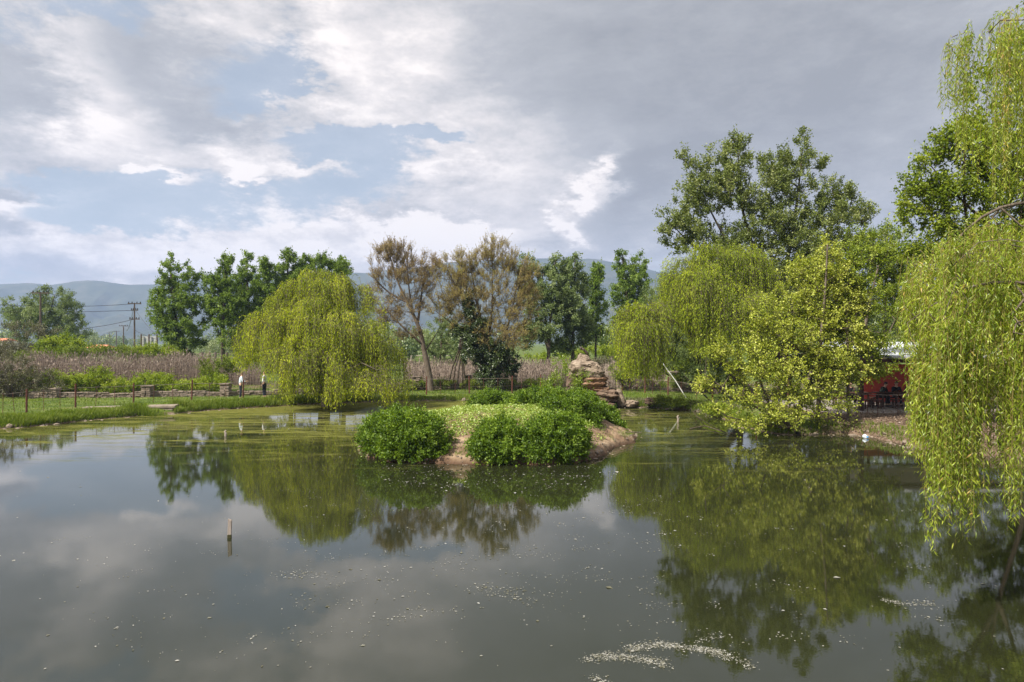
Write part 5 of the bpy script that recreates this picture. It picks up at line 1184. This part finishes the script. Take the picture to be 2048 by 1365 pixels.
def billboard():
    c = np.array([*gpt(298, 122), .3]); root = empty('billboard', c, 'grey billboard seen from behind on dark posts beside the poplars', 'billboard')
    z0 = CAMZ-(699-HZ)/F*122; z1 = CAMZ+(HZ-673)/F*122; x0 = gpt(281, 122)[0]; x1 = gpt(316, 122)[0]
    for px in (282.5, 298, 314):
        mb = MB(); x = gpt(px, 121.6)[0]; mb.box((x, 121.6, (z1+.3)/2+.1), (.22, .2, z1+.2), bev=.02); mb.build('post', M['pole'], root)
    mb = MB(); n = 7; hh = (z1-z0-.3)/n
    for k in range(n): mb.box(((x0+x1)/2, 122, z0+.3+hh*(k+.5)), (x1-x0, .10, hh*.9))
    mb.build('panel', M['board'], root)
billboard()
def house(label, px0, px1, pyr, pye, d, chim=False):
    x0 = gpt(px0, d)[0]; x1 = gpt(px1, d)[0]; zr = CAMZ+(HZ-pyr)/F*d; ze = max(CAMZ+(HZ-pye)/F*d, 1.4); c = np.array([(x0+x1)/2, d, .3]); root = empty('house', c, label, 'house')
    w = x1-x0; dp = 9; mb = MB(); mb.box((c[0], d, (ze+.2)/2), (w*.94, dp*.9, ze-.2)); mb.build('wall', M['plaster'], root)
    mb = MB(); V = [(x0, d-dp/2, ze), (x1, d-dp/2, ze), (x1, d+dp/2, ze), (x0, d+dp/2, ze), (x0+w*.12, d, zr), (x1-w*.12, d, zr)]
    mb.add(V, [(0, 1, 5, 4), (2, 3, 4, 5), (3, 2, 1, 0)], [(1, 2, 5), (3, 0, 4)]); mb.build('roof', M['tile'], root)
    mb = MB(); mb.box((x0+w*.3, d-dp*.45-.03, ze*.55), (w*.07, .06, ze*.3)); mb.build('window', M['black'], root)
    mb = MB(); mb.box((x0+w*.7, d-dp*.45-.03, ze*.55), (w*.07, .06, ze*.3)); mb.build('window', M['black'], root)
house('low house with orange tiled roof below the row of telegraph poles', 184, 222, 690, 696, 260)
house('small house with orange roof at the far left beyond the brown hump', 2, 22, 677, 683, 230)
def tank():
    d = 420; c = np.array([*gpt(187, d), .3]); root = empty('water_tank', c, 'pale square water tank on legs above the orange roof', 'water tank')
    z1 = CAMZ+(HZ-677)/F*d; z0 = CAMZ+(HZ-684)/F*d
    mb = MB(); mb.box((c[0], d, (z0+z1)/2+.3), (2.9, 2.9, z1-z0+1.2), bev=.1); mb.build('tank', M['plaster'], root)
    for sx in (-1, 1):
        for sy in (-1, 1): mb = MB(); mb.box((c[0]+sx*1.2, d+sy*1.2, z0/2+.1), (.25, .25, z0)); mb.build('leg', M['concrete'], root)
tank()

# ------------------------------------------------------------------ pavilion, tables, benches
def pavilion():
    x0, x1, y0, y1 = 18.9, 26.0, 34.7, 44.5; z = .55; root = empty('pavilion', (x0+2, y0+3, z), 'open picnic pavilion with white roof and red brick wall under the trees', 'pavilion')
    mb = MB(); V = []
    nx, ny = 60, 2
    xs = np.linspace(x0-.3, x1, nx)
    for y_, zz in ((y0-.4, 3.30), (y1, 4.0)):
        for q, x in enumerate(xs): V.append((x, y_, zz+.035*(q % 2)))
    for y_, zz in ((y0-.4, 3.22), (y1, 3.92)):
        for q, x in enumerate(xs): V.append((x, y_, zz))
    i = np.arange(nx-1); Q = np.concatenate([np.stack([i, i+1, nx+i+1, nx+i], 1), np.stack([2*nx+i, 3*nx+i, 3*nx+i+1, 2*nx+i+1], 1), np.stack([i, 2*nx+i, 2*nx+i+1, i+1], 1), np.stack([nx+i, nx+i+1, 3*nx+i+1, 3*nx+i], 1)])
    mb.add(V, Q); mb.build('roof', M['roofsheet'], root)
    for x in (x0-1.55, x0+3.6, x1-.3):
        for y_ in (y0, y1-.3):
            mb = MB(); zt = 3.16+(y_-y0)/(y1-y0)*.66-.17; mb.box((x, y_, (z+zt)/2-.05), (.13, .13, zt-z+.1), bev=.012); mb.build('post', M['wood_d'], root)
    for y_ in (y0, y1-.3):
        mb = MB(); zt = 3.16+(y_-y0)/(y1-y0)*.66; mb.box(((x0+x1)/2-.8, y_, zt-.085), (x1-x0+1.7, .10, .17)); mb.build('beam', M['wood_d'], root)
    # red painted brick wall
    m, nt, N, L = newmat('red_painted_brick'); tc = N.new('ShaderNodeTexCoord'); mp = N.new('ShaderNodeMapping'); mp.inputs['Rotation'].default_value = (math.pi/2, 0, 0); L.new(tc.outputs['Object'], mp.inputs[0])
    bk = N.new('ShaderNodeTexBrick'); bk.inputs['Scale'].default_value = 1; bk.inputs['Brick Width'].default_value = .25; bk.inputs['Row Height'].default_value = .085; bk.inputs['Mortar Size'].default_value = .008
    for k, c_ in (('Color1', (.42,.05,.028,1)), ('Color2', (.42,.05,.028,1)), ('Mortar', (.30,.035,.02,1))): bk.inputs[k].default_value = c_
    L.new(mp.outputs[0], bk.inputs['Vector']); p = N.new('ShaderNodeBsdfPrincipled'); p.inputs['Roughness'].default_value = .7; L.new(bk.outputs['Color'], p.inputs['Base Color'])
    o = N.new('ShaderNodeOutputMaterial'); L.new(p.outputs[0], o.inputs[0])
    mb = MB(); mb.box((22.8, 41.2, 1.58), (4.4, .24, 2.25), bev=.01); mb.build('brick_wall', m, root)
pavilion()
def floor_patch():
    xs = np.linspace(14.5, 27, 40); ys = np.linspace(33.6, 45, 36); X, Y = np.meshgrid(xs, ys, indexing='ij'); x = X.ravel(); y = Y.ravel(); ed = np.minimum.reduce([x-14.5, 27-x, y-33.6, 45-y])
    z = gz(x, y)+.004+.02*sstep(0, 1.2, ed)-.05*sstep(.35, 0, ed); i = (np.arange(39)[:, None]*36+np.arange(35)[None, :]).ravel()
    mk('path', np.stack([x, y, z], 1), np.stack([i, i+36, i+37, i+1], 1), noisemat('trodden_gravel', [(.13,.11,.10), (.24,.21,.19), (.32,.29,.27)], 3, .95, .4, bscale=30))['kind'] = 'structure'
floor_patch()
def table(label, c, L_, rz=0):
    root = empty('picnic_table', c, label, 'table', 'dark picnic tables by the pavilion')
    def bx(nm, off, size):
        mb = MB()
        cs, sn = math.cos(rz), math.sin(rz); mb.box((c[0]+off[0]*cs-off[1]*sn, c[1]+off[0]*sn+off[1]*cs, c[2]+off[2]), size, rz, 0, bev=.006); mb.build(nm, M['wood_d'], root)
    for k in range(4): pass
    bx('tabletop', (0, 0, .745), (L_, .78, .05)); bx('apron', (0, 0, .68), (L_*.86, .62, .08))
    for sx in (-1, 1):
        for sy in (-1, 1): bx('leg', (sx*L_*.42, sy*.30, .32), (.08, .08, .64))
def bench(label, c, L_, rz=0, back=False):
    root = empty('bench', c, label, 'bench', 'dark benches at the picnic tables')
    cs, sn = math.cos(rz), math.sin(rz)
    def bx(nm, off, size):
        mb = MB(); mb.box((c[0]+off[0]*cs-off[1]*sn, c[1]+off[0]*sn+off[1]*cs, c[2]+off[2]), size, rz, 0, bev=.006); mb.build(nm, M['wood_d'], root)
    bx('seat', (0, 0, .44), (L_, .34, .05))
    for sx in (-1, 1):
        for sy in (-1, 1): bx('leg', (sx*L_*.44, sy*.12, .205), (.06, .06, .41))
    if back:
        bx('backrest', (0, -.19, .78), (L_, .035, .22))
        for sx in (-1, 1): bx('back_post', (sx*L_*.44, -.195, .70), (.06, .05, .50))
def gp3(px, d): x = (px-1024)/F*d; return np.array([x, d, gnd(x, d)+.02])
TA, TB = gp3(1704, 37.0), gp3(1808, 36.6)
table('dark picnic table left of the grey maple trunk with one person sitting', TA, 1.7); bench('bench behind the left picnic table under the person in black', TA+[.1, .68, 0], 1.6); bench('bench in front of the left picnic table', TA+[0, -.72, 0], 1.5)
table('long dark picnic table before the red wall with three people', TB, 3.0); bench('long bench behind the table in front of the red wall', TB+[0, .70, 0], 2.9); bench('long bench with backrest on the pond side of the right table', TB+[.2, -.80, 0], 2.6, back=True)
bench('small bench between the grey maple trunk and the right table', gp3(1744, 35.8), .9)

# ------------------------------------------------------------------ people
def skin_obj(name, chains, mat_, parent, sub=1):
    """chains: list of lists of (point, radius, key); same key -> same vertex"""
    idx = {}; V = []; R = []; E = []
    for ch in chains:
        prev = None
        for (p, r, k) in ch:
            if k is not None and k in idx: i = idx[k]
            else:
                i = len(V); V.append(p); R.append(r)
                if k is not None: idx[k] = i
            if prev is not None: E.append((prev, i))
            prev = i
    me = bpy.data.meshes.new(name+'_sk'); me.from_pydata([tuple(v) for v in V], E, []); ob = bpy.data.objects.new(name+'_sk', me); C.objects.link(ob)
    ob.modifiers.new('s', 'SKIN'); sm = ob.modifiers.new('u', 'SUBSURF'); sm.levels = sub; sm.render_levels = sub
    for i, r in enumerate(R):
        rr = (r, r) if np.ndim(r) == 0 else r; me.skin_vertices[0].data[i].radius = rr; me.skin_vertices[0].data[i].use_root = (i == 0)
    dg = bpy.context.evaluated_depsgraph_get(); ev = ob.evaluated_get(dg); nm = bpy.data.meshes.new_from_object(ev); bpy.data.objects.remove(ob)
    nm.name = name; nm.materials.clear(); nm.materials.append(mat_)
    for p in nm.polygons: p.use_smooth = True
    o = bpy.data.objects.new(name, nm); C.objects.link(o); o.parent = parent; return o
def person(label, loc, face, seated, top, legs_m, hair, arm=(0, 0), lean=0.0, height=1.72, group=None):
    """local frame: x = right, y = forward, z = up; face = heading angle of forward from +Y"""
    root = empty('person', loc, label, 'person', group); root.rotation_euler = (0, 0, face)
    k = height/1.72; v = lambda x, y, z: np.array([x, y, z])*k
    hip = .95 if not seated else .55
    def up(x, y, z):   # torso point leaned forward about the hip
        dz = z-.95; return v(x, y+dz*math.sin(lean), hip+dz*math.cos(lean))
    S_ = {}
    body = [[(up(0, 0, .95), .105, 'hip'), (up(0, 0, 1.10), .10, 'w'), (up(0, 0, 1.28), .115, 'ch'), (up(0, 0, 1.42), .085, 'sh'), (up(0, .01, 1.50), .048, 'nk'), (up(0, .02, 1.56), .055, 'jaw'), (up(0, .015, 1.64), (.078, .088), 'hd'), (up(0, 0, 1.70), .055, 'cr')]]
    hands = {}
    for s in (-1, 1):
        shp = up(s*.17, 0, 1.40)
        if arm[0 if s < 0 else 1] == 0: el = shp+v(s*.05, -.02, -.28); wr = el+v(s*.0, .07, -.25)
        elif arm[0 if s < 0 else 1] == 1: el = shp+v(s*.06, .10, -.27); wr = el+v(-s*.10, .22, .02)      # forearm forward (on a table, held in front)
        else: el = shp+v(s*.06, .12, -.25); wr = el+v(-s*.14, .16, .24)                                  # hand to the face
        hd = wr+unit(wr-el)*.06*k
        body.append([(up(0, 0, 1.42), .085, 'sh'), (shp, .055, None), ((shp+el)/2, .047, None), (el, .040, None), ((el+wr)/2, .036, None), (wr, .026, None), (hd, (.036, .018), 'h%d' % s)])
        f0 = unit(wr-el); sd_ = unit(np.cross(f0, [0, 0, 1.])+1e-6)
        for q, (o_, l_) in enumerate(((-.026, .072), (-.009, .082), (.009, .078), (.026, .062))):
            b0 = hd+sd_*o_*k+f0*.03*k; body.append([(hd, (.036, .018), 'h%d' % s), (b0, .009, None), (b0+(f0*.55+[0, 0, -.25])*l_*k, .008, None), (b0+(f0*.8+[0, 0, -.6])*l_*k, .007, None)])
        b0 = hd+sd_*(-s)*.034*k; body.append([(hd, (.036, .018), 'h%d' % s), (b0, .010, None), (b0+f0*.045*k+sd_*(-s)*.015*k, .008, None)])
        hands[s] = (shp, el, wr)
    lg = {}
    for s in (-1, 1):
        hp = up(s*.09, 0, .93)
        if seated: kn = v(s*.12, .44, .52); an = v(s*.12, .42, .10)
        else: kn = v(s*.10, .02, .50); an = v(s*.11, -.02, .09)
        lg[s] = (hp, kn, an); toe = an+v(s*.02, .17, -.05); heel = an+v(0, -.05, -.05)
        body.append([(up(0, 0, .95), .105, 'hip'), (hp, .085, None), ((hp+kn)/2, .074, None), (kn, .055, None), ((kn*.6+an*.4), .055, None), (an, .037, 'a%d' % s), (toe, .034, None)]); body.append([(an, .037, 'a%d' % s), (heel, .03, None)])
    skin_obj('body', body, M['skin'], root, 2)
    sh = [[(up(0, 0, .90), .125, 'a'), (up(0, 0, 1.08), .125, 'b'), (up(0, 0, 1.28), .14, 'c'), (up(0, 0, 1.42), .095, 'd'), (up(0, 0, 1.47), .062, 'e')]]
    for s in (-1, 1):
        a, e_, w_ = hands[s]; sh.append([(up(0, 0, 1.42), .095, 'd'), (a, .074, None), ((a+e_)/2, .064, None), (e_, .056, None), (e_*.35+w_*.65, .047, None)])
    skin_obj('shirt', sh, top, root, 2)
    tr = [[(up(0, 0, 1.0), .115, 'm'), (up(0, 0, .93), .125, 'n')]]
    for s in (-1, 1):
        a, kn, an = lg[s]; tr.append([(up(0, 0, .93), .125, 'n'), (a, .10, None), ((a+kn)/2, .090, None), (kn, .072, None), (kn*.5+an*.5, .066, None), (an+[0, 0, .02], .058, None)])
    skin_obj('trousers', tr, legs_m, root, 2)
    for s in (-1, 1):
        an = lg[s][2]; mb = MB(); V, T = ico(2); mb.add(V*np.array([.048, .14, .05])*k+an+v(s*.01, .06, -.045), None, T); o = mb.build('shoe', M['coat_k'], None, smooth=True); o.parent = root
    hc = up(0, 0, 1.655); V, T = ico(3); u = V*np.array([.090, .104, .10])*k; q = (V[:, 1] > .35) & (V[:, 2] < .45); u[q] *= .74; u = u*(1+.05*fbm(V[:, 0]*4, V[:, 2]*4+V[:, 1]*3, 3))[:, None]; u[:, 2] = np.where(V[:, 2] < -.45, -.045*k, u[:, 2])
    mb = MB(); mb.add(u+hc+v(0, -.008, .012), None, T); o = mb.build('hair', hair, smooth=True); o.parent = root
    mb = MB()
    fc = up(0, .10, 1.62); mb.tube([fc+v(0, -.015, .03), fc+v(0, .018, -.012), fc+v(0, -.012, -.02)], [.008, .014, .008], 6); o = mb.build('nose', M['skin'], smooth=True); o.parent = root
    for s in (-1, 1):
        mb = MB(); mb.add(ico(1)[0]*np.array([.013, .008, .008])+up(s*.032, .092, 1.645), None, ico(1)[1]); o = mb.build('eye', M['coat_k'], smooth=True); o.parent = root
        mb = MB(); mb.add(ico(2)[0]*np.array([.012, .02, .03])+up(s*.086, -.005, 1.63), None, ico(2)[1]); o = mb.build('ear', M['skin'], smooth=True); o.parent = root
    mb = MB(); mb.box(up(0, .088, 1.585), (.05, .012, .01), bev=.003); o = mb.build('mouth', M['tile'], smooth=True); o.parent = root
    return root
def pst(px, d): x = (px-1024)/F*d; return (x, d, gnd(x, d))
person('person in pale blue top and dark trousers standing by the willow fringe', pst(481, 46.0), math.radians(-70), False, M['shirt_l'], M['trous'], M['hair_b'], (1, 1), .12, 1.74)
person('short-haired person in white shirt and dark trousers, right of the one in pale blue', pst(529, 46.6), math.radians(80), False, M['shirt_w'], M['trous'], M['hair_b'], (0, 2), .0, 1.75)
person('person in black sitting at the left picnic table with a hand to the face', TA+[.12, .60, 0], math.pi, True, M['coat_k'], M['coat_k'], M['hair_d'], (2, 1), .25, 1.7)
person('person in dark green jacket leaning forward at the left end of the long table', TB+[-.95, .62, 0], math.radians(215), True, M['coat_g'], M['coat_k'], M['hair_d'], (1, 1), .5, 1.74)
person('person with bushy dark hair in the middle of the long table', TB+[-.1, .62, 0], math.radians(170), True, M['coat_k'], M['trous'], M['hair_d'], (1, 1), .2, 1.68)
person('dark-clothed person half hidden by willow leaves at the long table', TB+[.55, .62, 0], math.radians(190), True, M['coat_k'], M['coat_k'], M['hair_d'], (1, 1), .15, 1.7)

# ------------------------------------------------------------------ hazy air
def haze():
    x, y0, y1, z0, z1 = 3450, -420, 2960, -3.0, 345
    mb = MB(); mb.box((0, (y0+y1)/2, (z0+z1)/2), (2*x, y1-y0, z1-z0)); m, nt, N, L = newmat('haze_air')
    v = N.new('ShaderNodeVolumePrincipled'); v.inputs['Color'].default_value = (.48, .64, 1.0, 1); v.inputs['Density'].default_value = 2.2e-4; v.inputs['Anisotropy'].default_value = .1
    o = N.new('ShaderNodeOutputMaterial'); L.new(v.outputs[0], o.inputs['Volume']); m.cycles.homogeneous_volume = True
    h = mb.build('haze', m); h['kind'] = 'stuff'
haze()
